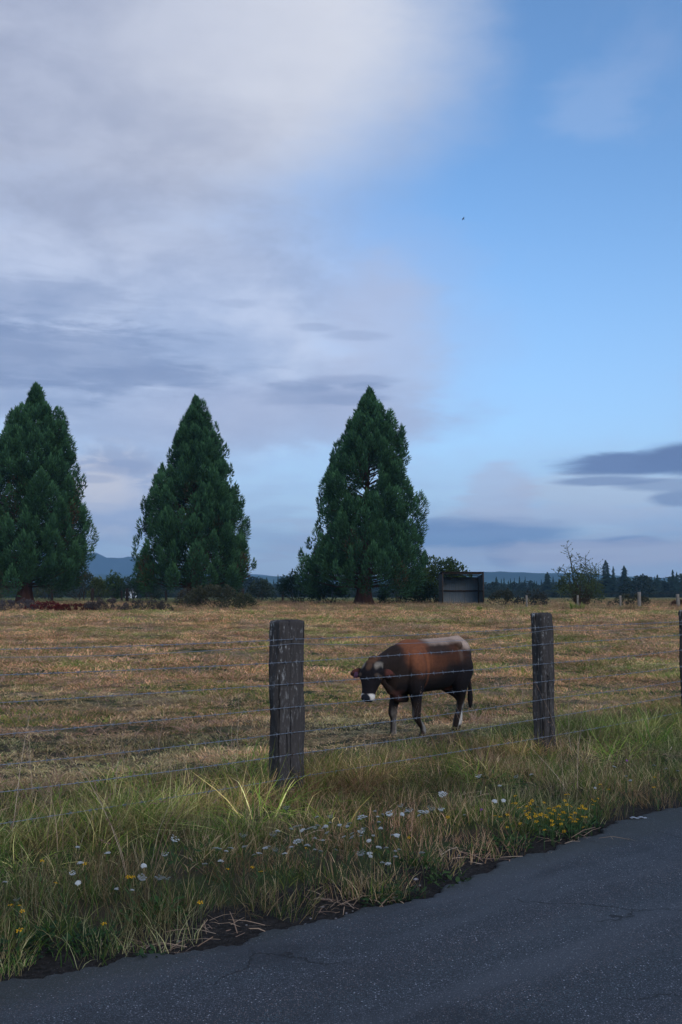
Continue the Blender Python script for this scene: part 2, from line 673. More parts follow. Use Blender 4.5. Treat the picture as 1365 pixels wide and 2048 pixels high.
hills('hills', 2600, 1000, [(-900, 20), (-200, 22), (0, 30), (200, 26), (330, 24), (480, 24), (600, 24), (800, 24), (900, 30), (1000, 32), (1080, 30), (1160, 30), (1240, 24), (1365, 17), (1700, 14), (2300, 10)], 3, (.018, .040, .035))
hills('mountains', 3900, 900, [(-900, 60), (-200, 66), (40, 70), (120, 72), (170, 66), (190, 69), (215, 58), (245, 58), (262, 62), (300, 52), (400, 38), (520, 26), (640, 12), (800, 4), (2300, 0)], 11, (.03, .045, .05))

# haze: one box of thin even air round everything but the sky
bx = MB().box((0, 2300, 90), (10400, 5000, 260))
hz = bx.build('haze', None)
hm = bpy.data.materials.new('air')
hm.use_nodes = True
hm.node_tree.nodes.clear()
ho = hm.node_tree.nodes.new('ShaderNodeOutputMaterial')
hp = hm.node_tree.nodes.new('ShaderNodeVolumePrincipled')
hp.inputs['Color'].default_value = (.40, .70, 1.0, 1)
hp.inputs['Density'].default_value = 2.1e-4
hm.node_tree.links.new(hp.outputs[0], ho.inputs['Volume'])
hz.data.materials.clear(); hz.data.materials.append(hm)
tag(hz, kind='stuff')

# ------------------------------------------------------------------ roadside fence
FD = np.array((2.213, 2.045)); FL = float(np.linalg.norm(FD)); FU = FD / FL      # post to post
FN = np.array((FU[1], -FU[0]))                                                   # towards the road
P1 = np.array((-.388, 7.20))


def wood(pale=.5):
    def f():
        g = texco('Object')
        v = mapping(g, (1, 1, .07))
        n1 = noise(v, 34, 5, .7, .3); n2 = noise(g, 9, 5, .65); n3 = noise(mapping(g, (1, 1, .25)), 60, 4, .75)
        c = mix(n1, (.017, .015, .0145), (.092, .079, .073))
        c = mix(smooth(n3, .52, .7) * .5, c, (.13, .115, .105))
        up = smooth(split(g)[2], .45, 1.2)
        lich = smooth(n3, .53, .62) * smooth(n2, .47, .56)
        c = mix(lich * (up * .6 + .12) * pale * 2, c, (.42, .41, .39))
        cr = smooth(noise(mapping(g, (1, 1, .04)), 22, 3, .6, .8), .40, .36)
        c = mix(cr * .85, c, (.006, .005, .005))
        return {'c': c, 'bump': n1 + n3 * .5 - cr * 1.5, 'bs': .9, 'bd': .012}
    return f


M_post = material('weathered_post_wood', wood(.6), .9, .15)
M_wire = material('galvanised_wire', lambda: mix(noise(texco(), 90, 2), (.16, .18, .21), (.36, .39, .44)), .45, .5, metal=.55)
M_rust = material('rusty_steel', lambda: mix(noise(texco(), 60, 3), (.05, .03, .02), (.12, .07, .04)), .7, .3)
M_black = material('black_plastic', lambda: (.015, .015, .017), .5, .4)


def post_mesh(w, dpt, H, seed, lean=(0, 0)):
    """hewn tie: a ring loft with rounded arrises, checks (deep cracks) and a worn top"""
    ring = []
    nseg = 12
    for sx, sy, ax_ in ((-1, -1, 'x'), (1, -1, 'y'), (1, 1, 'x'), (-1, 1, 'y')):
        for k in range(nseg):
            t = k / nseg
            if ax_ == 'x': p = (sx + (-sx * 2) * t, sy)
            else: p = (sx, sy + (-sy * 2) * t)
            ring.append(p)
    ring = np.array(ring)
    ex = 12
    rr = (np.abs(ring[:, 0]) ** ex + np.abs(ring[:, 1]) ** ex) ** (1 / ex)
    ring = ring / rr[:, None]
    nr = len(ring)
    zs = np.concatenate([np.linspace(-.25, H - .03, 58), [H - .015, H - .004, H]])
    r = np.random.default_rng(seed)
    crk = [(int(r.integers(0, nr)), r.uniform(.004, .014), r.uniform(0, 6)) for _ in range(9)]
    V = []
    for zi, z in enumerate(zs):
        s = 1.0
        if z > H - .02: s = 1 - (.022 if z > H - .002 else .008 if z > H - .006 else 0) / w * 2
        x = ring[:, 0] * w / 2 * s; y = ring[:, 1] * dpt / 2 * s
        th = np.arange(nr) / nr * 6.28
        dd = .004 * np.sin(th * 3 + z * 7 + seed) + .003 * np.sin(th * 7 - z * 13 + seed * 2) + .004 * np.sin(z * 5 + seed + th)
        dd += r.normal(0, .0012, nr)
        for ci, dep, ph in crk:
            if math.sin(z * 4 + ph) > -.35:
                dd[(ci + int(round(.8 * math.sin(z * 3 + ph)))) % nr] -= dep * min(1, (math.sin(z * 4 + ph) + .35) * 2)
        nrm = ring / np.linalg.norm(ring, axis=1)[:, None]
        x = x + nrm[:, 0] * dd + lean[0] * z; y = y + nrm[:, 1] * dd + lean[1] * z
        V.append(np.column_stack([x, y, np.full(nr, z + (r.normal(0, .002) if z > H - .03 else 0))]))
    m = MB()
    A = np.concatenate(V)
    n = len(zs)
    i = np.arange(n - 1)[:, None] * nr; j = np.arange(nr)[None]; j2 = (j + 1) % nr
    Q = np.stack([i + j, i + j2, i + nr + j2, i + nr + j], -1).reshape(-1, 4)
    # top: shrinking rings, a little cupped, with radial checks
    base = (n - 1) * nr; last = A[base:].copy(); cen = last.mean(0); tot = len(A); Vt = []; Qt = []
    prev = base
    for k, f in enumerate((.75, .5, .25)):
        rg = cen + (last - cen) * f
        rg[:, 2] = H + .002 - .006 * (k % 2) + r.normal(0, .0025, nr)
        Vt.append(rg); cur = tot + k * nr
        Qt.append(np.stack([prev + np.arange(nr), prev + (np.arange(nr) + 1) % nr, cur + (np.arange(nr) + 1) % nr, cur + np.arange(nr)], 1))
        prev = cur
    ctr = tot + 3 * nr
    A = np.concatenate([A] + Vt + [cen[None]])
    T = [(prev + k, prev + (k + 1) % nr, ctr) for k in range(nr)]
    return A, [np.concatenate([Q] + Qt), np.array(T)]


fence = empty('barbed_wire_fence', on(P1[0], P1[1]))
tag(fence, 'barbed wire fence on thick weathered wooden posts along the road verge', 'fence')
F0 = Vector(fence.location)
WZ = [1.130, .976, .812, .645, .480, .323, .150]
#        k     width depth height turn lean
posts = [(-1, .20, .13, 1.26, .02, (.0, 0), 3), (0, .235, .125, 1.262, -.03, (.002, 0), 5), (1, .175, .135, 1.26, .05, (-.016, 0), 9),
         (2, .17, .15, 1.24, .0, (-.02, 0), 14), (3, .2, .14, 1.25, .04, (0, 0), 21)]
post_xy = {}
pl = {0: 'thickest post, squared with pale lichen flecks near its top', 1: 'post with a split rounded face and a dark left side', 2: 'leaning post with a black insulator'}
for k, w, dp, H, tr, lean, seed in posts:
    c = P1 + FD * k + {1: np.array((.04, .0)), 2: np.array((-.115, 0.))}.get(k, np.zeros(2))
    post_xy[k] = (c, w, dp)
    A, Fq = post_mesh(w, dp, H, seed, lean)
    loc = on(c[0], c[1]); loc.z = 0.0
    o = link('post', mesh_np('post', A, Fq, M_post, smooth_=False), fence, loc - F0, (0, 0, math.atan2(FU[1], FU[0]) + tr))
    if k in pl: o['label'] = pl[k]
    # staples on the road face
    st = MB()
    for z in WZ:
        for s_ in (-1, 1):
            st.tube([(s_ * .012 + lean[0] * z, -dp / 2 - .002 + .012, z + s_ * .004), (s_ * .012 + lean[0] * z, -dp / 2 - .013, z + s_ * .004)], .0022, 5)
        st.tube([(-.012 + lean[0] * z, -dp / 2 - .013, z - .004), (.012 + lean[0] * z, -dp / 2 - .013, z + .004)], .0022, 5)
    so = st.build('staples', M_rust, o)
    so['kind'] = 'stuff'


def wire_path(z, smooth_wire=False, n=700):
    """the run of one wire from post -1 to post 3, sagging a little between posts"""
    out = []
    for k in range(-1, 3):
        a, wa, da = post_xy[k]; b, wb, db = post_xy[k + 1]
        pa = a + FN * (da / 2 + .008); pb = b + FN * (db / 2 + .008)
        m = n // 4
        t = np.linspace(0, 1, m, endpoint=(k == 2))
        sag = (.010 + .006 * math.sin(z * 30 + k)) * 4 * t * (1 - t)
        if smooth_wire: sag = sag * 3.2 + .0
        za = z + .008 * math.sin(z * 50 + k * 2.1) + (.05 if k == -1 else 0); zb = z + .008 * math.sin(z * 50 + (k + 1) * 2.1)
        out.append(np.column_stack([pa[0] + (pb[0] - pa[0]) * t, pa[1] + (pb[1] - pa[1]) * t, za + (zb - za) * t - sag]))
    return np.concatenate(out)


def barbed(z, seed):
    r = np.random.default_rng(seed)
    c = wire_path(z, n=1600)
    L = np.concatenate([[0], np.cumsum(np.linalg.norm(np.diff(c, axis=0), axis=1))])
    t = np.gradient(c, axis=0); t /= np.linalg.norm(t, axis=1)[:, None]
    up = np.array((0, 0, 1.)); a = np.cross(t, up); a /= np.linalg.norm(a, axis=1)[:, None]; b = np.cross(t, a)
    m = MB()
    for ph in (0, math.pi):
        th = L * 2 * math.pi / .075 + ph + seed
        P = c + (a * np.cos(th)[:, None] + b * np.sin(th)[:, None]) * .0013
        m.tube(P, .0013, 5)
    s = .06
    while s < L[-1] - .05:
        k = int(np.searchsorted(L, s))
        p, T, A_, B_ = c[k], t[k], a[k], b[k]
        rot = r.uniform(0, 3.14)
        # two turns of the barb round the strands and four short points
        hel = np.array([p + T * (-.006 + .012 * q / 12) + (A_ * math.cos(q * 1.05 + rot) + B_ * math.sin(q * 1.05 + rot)) * .0045 for q in range(13)])
        m.tube(hel, .0014, 4)
        for q in range(4):
            an = rot + q * math.pi / 2 + r.normal(0, .12)
            dr = A_ * math.cos(an) + B_ * math.sin(an)
            m.tube([p + T * (.006 if q % 2 else -.006) + dr * .003, p + T * (.010 if q % 2 else -.010) + dr * .017], [.0014, .0005], 4)
        s += .125 + r.normal(0, .006)
    return m


for i, z in enumerate(WZ):
    m = barbed(z, i + 1)
    m.v = [v - np.array(F0) for v in m.v]
    m.build('barbed_wire', M_wire, fence)
sm = wire_path(1.105, True) - np.array(F0)
MB().tube(sm, .0016, 5).build('smooth_wire', M_wire, fence)
# black insulator arm on the third post
c2, w2, d2 = post_xy[2]
ins = MB()
b0 = np.array((*(c2 - FU * (w2 / 2 - .004)), 1.10)) - np.array(F0); du = np.array((-FU[0], -FU[1], -.25))
ins.tube([b0, b0 + du * .04, b0 + du * .10], [.012, .012, .009], 8)
ins.tube([b0 + du * .10 + np.array((0, 0, .02)), b0 + du * .10 + np.array((0, 0, -.022))], [.012, .012], 8)
ins.build('insulator', M_black, fence)


# ------------------------------------------------------------------ field shelter
def sheet():
    g = texco('Object')
    n1 = noise(mapping(g, (3, 3, .25)), 3, 4, .6); n2 = noise(g, 1.1, 4, .6); n3 = noise(g, 9, 4, .7)
    c = mix(n1, (.050, .062, .072), (.105, .125, .138))
    c = mix(smooth(n2, .5, .7) * .5, c, (.10, .085, .06))
    return mix(smooth(n3, .62, .75) * .4, c, (.17, .185, .195))


M_sheet = material('weathered_metal_sheet', sheet, .6, .4)
M_beam = material('dark_old_timber', lambda: mix(noise(mapping(texco(), (1, 1, .2)), 12, 4, .7), (.018, .013, .010), (.07, .048, .034)), .9, .2)
SY = 80.0
sa = at_depth(885.5, 1210, SY)
sp = Vector((sa.x, SY, float(gz(sa.x, SY))))
shed = empty('field_shelter', sp, R(3))
tag(shed, 'open fronted grey metal livestock shelter beside the large tree', 'shelter')
W_, D_, HF, HB = 3.36, 2.1, 2.66, 2.50
npn = 6
for k in range(npn):          # back wall sheets, two courses, each a shallow corrugated panel
    x0 = .06 + k * (W_ - .12) / npn; x1 = x0 + (W_ - .12) / npn - .012
    for z0, z1, oy in ((-.1, 1.13, .0), (1.17, HB - .22, .012)):
        xs_ = np.linspace(x0, x1, 17); yy = D_ - .03 + oy * -1 + .012 * np.sin((xs_ - x0) / .19 * 2 * math.pi) + .006 * math.sin(k * 3.1)
        Vp = np.concatenate([np.column_stack([xs_, yy + t_, np.full(17, z)]) for t_ in (0, .004) for z in (z0, z1)])
        q = [(a, a + 1, 17 + a + 1, 17 + a) for a in range(16)] + [(34 + a + 1, 34 + a, 51 + a, 51 + a + 1) for a in range(16)]
        q += [(17 + a, 17 + a + 1, 51 + a + 1, 51 + a) for a in range(16)]
        link('wall_panel', mesh_np('wall_panel', Vp, np.array(q), M_sheet), shed)
for xw in (0.0, W_):          # side walls
    for k in range(3):
        y0 = .06 + k * (D_ - .1) / 3; y1 = y0 + (D_ - .1) / 3 - .012
        for z0 in (-.1, 1.17):
            ys_ = np.linspace(y0, y1, 17); top = (HF + (HB - HF) * ys_ / D_) - .10 if z0 > 0 else np.full(17, 1.13)
            xx = xw + .012 * np.sin((ys_ - y0) / .19 * 2 * math.pi)
            Vp = np.concatenate([np.column_stack([xx + t_, ys_, zz]) for t_ in (0, .004) for zz in (np.full(17, z0), top)])
            q = [(a, a + 1, 17 + a + 1, 17 + a) for a in range(16)] + [(34 + a + 1, 34 + a, 51 + a, 51 + a + 1) for a in range(16)]
            link('wall_panel', mesh_np('wall_panel', Vp, np.array(q), M_sheet), shed)
for x, y, h in ((.03, .03, HF - .06), (W_ - .03, .03, HF - .06), (.07, D_ - .10, HB - .08), (W_ - .07, D_ - .10, HB - .08)):
    MB().box((x, y, h / 2 - .05), (.09, .09, h + .1)).build('corner_post', M_beam, shed)
MB().box((W_ / 2, D_ - .085, 1.15), (W_ - .24, .05, .13)).build('rail', M_beam, shed)
MB().box((W_ - .05, D_ / 2, 1.15), (.05, D_ - .3, .12)).build('rail', M_beam, shed)
MB().box((W_ / 2, .03, HF - .09), (W_ - .1, .06, .10)).build('roof_beam', M_beam, shed)
MB().box((W_ / 2, D_ - .04, HB - .10), (W_ - .1, .05, .06)).build('roof_beam', M_beam, shed)
rf = MB()
nx_ = 80
xs_ = np.linspace(-.05, W_ + .05, nx_)
zz = .010 * np.sin(xs_ / .09 * 2 * math.pi)
Vr = np.concatenate([np.column_stack([xs_, np.full(nx_, yy), zz + t_ + HF + (HB - HF) * yy / D_ - .005]) for t_ in (0, .03) for yy in (-.10, D_ + .10)])
q = [(a + 1, a, nx_ + a, nx_ + a + 1) for a in range(nx_ - 1)] + [(2 * nx_ + a, 2 * nx_ + a + 1, 3 * nx_ + a + 1, 3 * nx_ + a) for a in range(nx_ - 1)]
q += [(a, a + 1, 2 * nx_ + a + 1, 2 * nx_ + a) for a in range(nx_ - 1)]
link('roof', mesh_np('roof', Vr, np.array(q), M_beam), shed)

# ------------------------------------------------------------------ far field fences
def far_fence(label, pts, hgt, r_, mat_, wires=(.35, .7, 1.0)):
    p0 = on(pts[0][0], pts[0][1])
    f = empty('field_fence', p0)
    tag(f, label, 'fence', None)
    P = []
    for n_, (x, y, hh, rr) in enumerate(pts):
        b = on(x, y) - p0
        P.append(b)
        rs = np.random.default_rng(n_ + 31)
        lx, ly = rs.normal(0, .03, 2)
        zs = np.linspace(-.2, hh, 6)
        MB().tube([(b.x + lx * z, b.y + ly * z, b.z + z) for z in zs], rr * (1 + rs.normal(0, .05, 6)), 8).build('post', mat_, f)
    for w in wires:
        pth = []
        for a, b in zip(P[:-1], P[1:]):
            for t in np.linspace(0, 1, 8, endpoint=False):
                pth.append((a.x + (b.x - a.x) * t, a.y + (b.y - a.y) * t - .1, a.z + (b.z - a.z) * t + w * hgt - .05 * 4 * t * (1 - t)))
        MB().tube(pth, .0035, 4).build('wire', M_rust, f)


M_pale = material('pale_bleached_post', lambda: mix(noise(texco(), 8, 4, .7), (.12, .10, .08), (.30, .26, .21)), .9, .2)


def fp(px, pyb, pyt, wpx, Y):
    a = at_depth(px, pyb, Y); h = (pyb - pyt) / FPX * Y
    return (a.x, Y, h, max(.03, wpx / FPX * Y / 2))


far_fence('line of pale bleached fence posts in front of the distant trees',
          [fp(1054, 1210, 1184, 4, 70), fp(1155.5, 1209, 1183, 4, 70), fp(1241, 1207, 1184, 4.5, 71), fp(1279, 1207, 1177, 7, 72), fp(1357, 1206, 1181, 7, 72), fp(1450, 1206, 1180, 6, 73)], 1.0, .05, M_pale)
far_fence('line of dark field fence posts behind the three big trees',
          [fp(-60, 1198, 1170, 6, 96), fp(104, 1198, 1171, 6, 96), fp(185, 1198, 1170, 7, 96), fp(244, 1196, 1172, 4, 97), fp(255, 1199, 1171, 6.5, 96), fp(333, 1197, 1172, 5, 97), fp(412, 1197, 1172, 5, 97), fp(485, 1198, 1172, 6, 97), fp(566, 1198, 1172, 5, 97), fp(640, 1197, 1172, 5, 97)], 1.3, .08, M_beam)

# scrap of pale metal on the road
q = gpt(1279, 1647)
sc = empty('metal_strip', (q.x, q.y, .012), R(12))
sm_ = MB()
for k in range(10):
    x0 = -.055 + k * .011
    sm_.box((x0, 0, .004 * math.sin(k * 1.3)), (.0105, .022, .004))
o = sm_.build('metal_strip', material('scuffed_metal', lambda: mix(noise(texco(), 120, 3, .7), (.15, .17, .2), (.55, .57, .62)), .4, .5, metal=.4))
bpy.data.objects.remove(sc)
o.name = 'metal_strip'
o.location = (q.x, q.y, .006); o.rotation_euler = (0, 0, R(10))
tag(o, 'small scuffed strip of pale metal lying near the road edge', 'scrap')

# ------------------------------------------------------------------ cow
def loft(rings, k=20):
    """rings: (centre, axis_u, axis_v, ru, rv, power) -> closed hull"""
    V = []
    for c, u, v, ru, rv, pw in rings:
        c = np.array(c, float); u = np.array(u, float); v = np.array(v, float)
        for q in range(k):
            a = q / k * 2 * math.pi
            ca, sa = math.cos(a), math.sin(a)
            e = 2.0 / pw
            V.append(c + u * ru * math.copysign(abs(ca) ** e, ca) + v * rv * math.copysign(abs(sa) ** e, sa))
    n = len(rings)
    Q = [(i * k + j, i * k + (j + 1) % k, (i + 1) * k + (j + 1) % k, (i + 1) * k + j) for i in range(n - 1) for j in range(k)]
    a, b = n * k, n * k + 1
    V.append(np.array(rings[0][0], float)); V.append(np.array(rings[-1][0], float))
    T = [(a, (j + 1) % k, j) for j in range(k)] + [(b, (n - 1) * k + j, (n - 1) * k + (j + 1) % k) for j in range(k)]
    return V, Q, T


def dens(rows, m=3):
    """interpolate ring rows smoothly"""
    rows = np.array(rows, float)
    t = np.arange(len(rows)); tt = np.linspace(0, len(rows) - 1, (len(rows) - 1) * m + 1)
    out = []
    for c in range(rows.shape[1]):
        # Catmull-Rom
        p = rows[:, c]; pe = np.concatenate([[2 * p[0] - p[1]], p, [2 * p[-1] - p[-2]]])
        v = []
        for x in tt:
            i = min(int(x), len(rows) - 2); f = x - i
            a, b, c_, d = pe[i], pe[i + 1], pe[i + 2], pe[i + 3]
            v.append(.5 * (2 * b + (c_ - a) * f + (2 * a - 5 * b + 4 * c_ - d) * f * f + (3 * b - 3 * c_ + d - a) * f ** 3))
        out.append(v)
    return np.array(out).T


def limb(m, pts, k=14, flat=1.0):
    """pts: x,y,z,r with slightly flattened sections"""
    D = dens(pts, 4)
    P = D[:, :3]; r = np.maximum(D[:, 3], .004)
    T = np.gradient(P, axis=0); T /= np.linalg.norm(T, axis=1)[:, None]
    rings = []
    for p, t, rr in zip(P, T, r):
        side = np.array((0, 1., 0)); side = side - t * side.dot(t); side /= np.linalg.norm(side)
        fwd = np.cross(side, t)
        rings.append((p, side, fwd, rr * flat, rr, 2.0))
    V, Q, T_ = loft(rings, k)
    m.add(V, Q, T_)


cm = MB()
# trunk: x, z-centre, half width, half height
tr = dens([(-.665, .90, .05, .07), (-.645, .87, .12, .14), (-.60, .845, .175, .195), (-.52, .820, .205, .228), (-.40, .800, .220, .250), (-.22, .775, .240, .275),
           (-.02, .772, .250, .277), (.16, .770, .242, .276), (.32, .765, .218, .280), (.44, .765, .180, .265), (.54, .745, .145, .250), (.62, .75, .10, .19), (.665, .755, .045, .09)], 3)
V, Q, T = loft([((x, 0, z), (0, 1, 0), (0, 0, 1), w * .88, h, 2.15) for x, z, w, h in tr], 28)
cm.add(V, Q, T)
# spine ridge, hips, shoulders, dewlap
cm.tube([(-.64, 0, 1.01), (-.55, 0, 1.045), (-.35, 0, 1.035), (-.1, 0, 1.035), (.15, 0, 1.032), (.36, 0, 1.035), (.5, 0, .985)], [.03, .035, .03, .028, .03, .038, .05], 10)
for s_ in (-1, 1):
    cm.tube([(-.30, s_ * .10, .99), (-.36, s_ * .17, .985), (-.42, s_ * .13, .97)], [.03, .045, .03], 8)     # hook bones
    cm.tube([(-.66, s_ * .065, .93), (-.60, s_ * .09, .93)], [.028, .04], 8)                                     # pin bones
    limb(cm, [(.40, s_ * .10, .98, .05), (.38, s_ * .155, .85, .11), (.38, s_ * .165, .70, .125), (.42, s_ * .14, .58, .085)], flat=.65)   # shoulder blade
cm.tube([(.60, 0, .66), (.57, 0, .53), (.50, 0, .455), (.36, 0, .445)], [.05, .054, .046, .04], 10)              # brisket
cm.tube([(.78, .02, .66), (.70, .01, .60), (.62, 0, .53)], [.028, .03, .035], 8)                              # dewlap
cm.tube([(-.30, 0, .52), (-.40, 0, .54), (-.48, 0, .58)], [.04, .055, .05], 10)                                # small udder

YAW = R(17)                                                                                                # head turned to its left, to the camera
hx, hy = math.cos(YAW), math.sin(YAW)
POLL = np.array((.93, .03, .848))
# neck
nk = dens([(.40, 0, .83, .13, .20), (.52, 0, .835, .115, .185), (.64, .005, .82, .098, .160), (.76, .01, .80, .085, .135), (.85, .02, .805, .080, .115), (.925, .035, .80, .075, .095)], 3)
V, Q, T = loft([((x, y, z), (0, 1, 0), (.25, 0, .97), w, h, 2.0) for x, y, z, w, h in nk], 20)
cm.add(V, Q, T)
# head: rings along an axis that points down and a little forward
ax3 = np.array((hx * .34, hy * .34, -.94)); ax3 /= np.linalg.norm(ax3)
side = np.array((-hy, hx, 0.0)); front = np.cross(ax3, side); front /= np.linalg.norm(front)
if front[0] * hx + front[1] * hy < 0: front = -front
HL = .44
hd = dens([(-.035, .055, .040, -.01), (.0, .085, .072, -.005), (.055, .108, .092, .0), (.12, .116, .100, .0), (.17, .106, .098, -.004), (.225, .086, .085, .0), (.275, .072, .070, .004), (.315, .068, .060, .008),
           (.350, .072, .054, .010), (.380, .062, .044, .008), (.398, .038, .026, .006)], 3)
V, Q, T = loft([(POLL + ax3 * t + front * o_, side, front, w, d_, 2.4) for t, w, d_, o_ in hd], 22)
cm.add(V, Q, T)
# jaw and cheeks
cm.tube([POLL + ax3 * .12 - front * .07, POLL + ax3 * .22 - front * .065, POLL + ax3 * .29 - front * .035, POLL + ax3 * .365 - front * .02], [.062, .055, .038, .030], 10)
for s_ in (-1, 1):
    cm.tube([POLL + ax3 * .09 + side * s_ * .080 + front * .055, POLL + ax3 * .14 + side * s_ * .088 + front * .058, POLL + ax3 * .19 + side * s_ * .072 + front * .058], [.020, .028, .016], 8)    # brow and orbit
cm.tube([POLL - ax3 * .03 + side * -.05, POLL - ax3 * .045, POLL - ax3 * .03 + side * .05], [.03, .045, .03], 10)      # poll tuft

# legs: near fore (left), off fore (right), near hind, off hind
HZ = 0.0
def foreleg(fx, fy, s_, kx):
    limb(cm, [(.40, s_ * .13, .66, .105), (.39, s_ * .145, .56, .088), (.375, s_ * .14, .47, .064), (kx + .00, (s_ * .13 + fy) / 2, .36, .050), (kx + .012, (s_ * .13 + 2 * fy) / 3, .285, .048),
              (kx + .004, (s_ * .13 + 3 * fy) / 4, .245, .035), (fx - .012, fy, .15, .031), (fx - .012, fy, .095, .035), (fx, fy, .07, .040), (fx + .012, fy, .045, .036), (fx + .02, fy, .03, .040)])
    for q in (-1, 1):
        cm.tube([(fx + .015, fy + q * .019, .052), (fx + .028, fy + q * .021, .02), (fx + .032, fy + q * .022, -.004)], [.024, .029, .031], 10)
def hindleg(fx, fy, s_, hkx, stx):
    limb(cm, [(-.46, s_ * .10, .84, .12), (-.455, s_ * .125, .72, .130), (-.43 * .5 + stx * .5, s_ * .145, .60, .112), (stx * .6 + hkx * .4, s_ * .15, .50, .080), (hkx * .85 + stx * .15, s_ * .14, .41, .050), (hkx, fy * .5 + s_ * .065, .345, .043),
              (hkx + .012, fy * .6 + s_ * .05, .30, .034), (fx * .6 + hkx * .4, fy, .19, .035), (fx - .015, fy, .10, .036), (fx, fy, .07, .035), (fx + .012, fy, .045, .031), (fx + .02, fy, .03, .036)])
    for q in (-1, 1):
        cm.tube([(fx + .015, fy + q * .019, .052), (fx + .028, fy + q * .021, .02), (fx + .032, fy + q * .022, -.004)], [.024, .029, .031], 10)
foreleg(.31, .165, 1, .375)
foreleg(.45, -.12, -1, .43)
hindleg(-.31, .125, 1, -.42, -.36)
hindleg(-.69, -.10, -1, -.735, -.45)

# ears, level with the eyes, held out sideways; thin cups
def ear(s_):
    b = POLL + ax3 * .085 + side * s_ * .085 - front * .01
    out_ = side * s_ * .93 + np.array((0, 0, -.10)) + front * -.05
    out_ /= np.linalg.norm(out_)
    upv = np.array((0, 0, 1.)) - out_ * out_[2]; upv /= np.linalg.norm(upv)
    nv = np.cross(out_, upv)
    rings = []
    for t, w, th in ((0, .026, .024), (.03, .038, .020), (.065, .052, .014), (.10, .052, .012), (.135, .040, .011), (.16, .022, .009), (.172, .008, .006)):
        rings.append((b + out_ * t - upv * .012 * (t / .17), upv, nv, w, th, 2.0))
    V, Q, T = loft(rings, 14)
    cm.add(V, Q, T)
ear(1); ear(-1)
# tail with its switch
tl = dens([(-.63, 0, 1.00, .030), (-.675, .015, .965, .027), (-.70, .03, .88, .021), (-.705, .04, .74, .018), (-.70, .05, .58, .017), (-.695, .06, .48, .024), (-.69, .065, .40, .032), (-.685, .07, .32, .027), (-.68, .07, .26, .010)], 3)
cm.tube(tl[:, :3], tl[:, 3], 10)

V, Fq, _ = cm.arrays()
tmp = link('cow_hull', mesh_np('cow_hull', V, Fq, M_paint))
md = tmp.modifiers.new('r', 'REMESH'); md.mode = 'VOXEL'; md.voxel_size = .0085; md.use_smooth_shade = True
ms = tmp.modifiers.new('s', 'SMOOTH'); ms.factor = .5; ms.iterations = 5
dg = bpy.context.evaluated_depsgraph_get()
me = bpy.data.meshes.new_from_object(tmp.evaluated_get(dg))
bpy.data.objects.remove(tmp)
nv = len(me.vertices)
co = np.zeros(nv * 3, np.float32); me.vertices.foreach_get('co', co); co = co.reshape(-1, 3)
x, y, z = co.T
def sst(v, a, b):
    t = np.clip((v - a) / (b - a), 0, 1); return t * t * (3 - 2 * t)
def n3(f, s=0.0):
    return (np.sin(x * f + 1.7 * np.sin(y * f * .8 + s)) + np.sin(y * f * 1.1 + 1.5 * np.sin(z * f * .9 + s)) + np.sin(z * f * 1.2 + 1.3 * np.sin(x * f + s))) / 3
nzc = n3(9, 1) * .6 + n3(23, 2) * .3 + n3(60, 3) * .15
black = np.array((.011, .009, .010)); dark = np.array((.027, .018, .0145)); red = np.array((.155, .056, .026)); cream = np.array((.40, .29, .22)); white = np.array((.62, .58, .52)); pink = np.array((.20, .075, .055))
cc = np.tile(dark, (nv, 1))
def put(mask, c):
    global cc
    mask = np.clip(mask, 0, 1)[:, None]
    cc = cc * (1 - mask) + np.asarray(c) * mask
trunk_ = (x < .60)
# belly and lower sides nearly black, upper ribs russet
put(sst(z + nzc * .06 - .14 * sst(x, .15, -.25), .72, .56) * trunk_, black)
def ell(cx, cz, rx, rz, soft=.5):
    d = np.sqrt(((x - cx) / rx) ** 2 + ((z - cz) / rz) ** 2) + nzc * .42
    return sst(d, 1 + soft / 2, 1 - soft / 2)
body = sst(x, -.9, -.5)
put(ell(.33, .94, .20, .20, .9) * trunk_, red * 1.2)
put(ell(.12, .84, .17, .15, 1.2) * trunk_ * .6, red * .85)
put(ell(-.15, .90, .30, .10, 1.0) * trunk_ * .6, red * .6)
put(ell(.02, .955, .21, .06, .6) * trunk_ * .85, dark * 1.15)            # dark saddle
put(sst(z + nzc * .03, .985, 1.045) * .9 * sst(x, .22, .0) * trunk_, cream)
put(ell(-.56, 1.01, .15, .075, .9), cream)
put(ell(-.36, .95, .035, .12, 1.2) * .28, cream * .6)
put(ell(.24, .80, .02, .20, .9) * .35 * trunk_, red * 1.9)
put(sst(x, .46, .62) * sst(z, .55, .75), dark * .85)
put(ell(.60, .48, .10, .07, .8) * .22, pink)
put(sst(np.hypot((x + .40) / .15, (z - .50) / .09), 1.2, .7) * (np.abs(y) < .1) * .5, pink)
# legs dark in front, pale behind below knee and hock and on the inside
leg = sst(z, .47, .40)
put(leg, dark * .8)
for (lx, ly, kx, side_) in ((.31, .165, .375, 1), (.45, -.12, .43, -1), (-.31, .125, -.40, 1), (-.69, -.10, -.735, -1)):
    on_leg = (np.hypot(x - (lx * .5 + kx * .5), y - ly) < .14) & (z < .42)
    inner = sst(-(y - ly) * side_, .0, .02)
    back_ = sst(-(x - (kx + (lx - kx) * sst(z, .30, .05))), .0, .02)
    k = np.maximum(back_ * (.9 if lx < -.5 or kx == .43 else .75 if lx < 0 else .45), inner * (.95 if lx < -.5 else .2)) * sst(z, .40, .27) * sst(z, .05, .09)
    put(on_leg * k, white * (.75 if lx > -.5 else 1.0))
put((z < .045) * 1.0, (.02, .018, .016))
put(((np.hypot(x + .69, y - .05) < .09) & (z < .92) & (z > .44) & (x < -.675)) * 1.0, dark * .8)
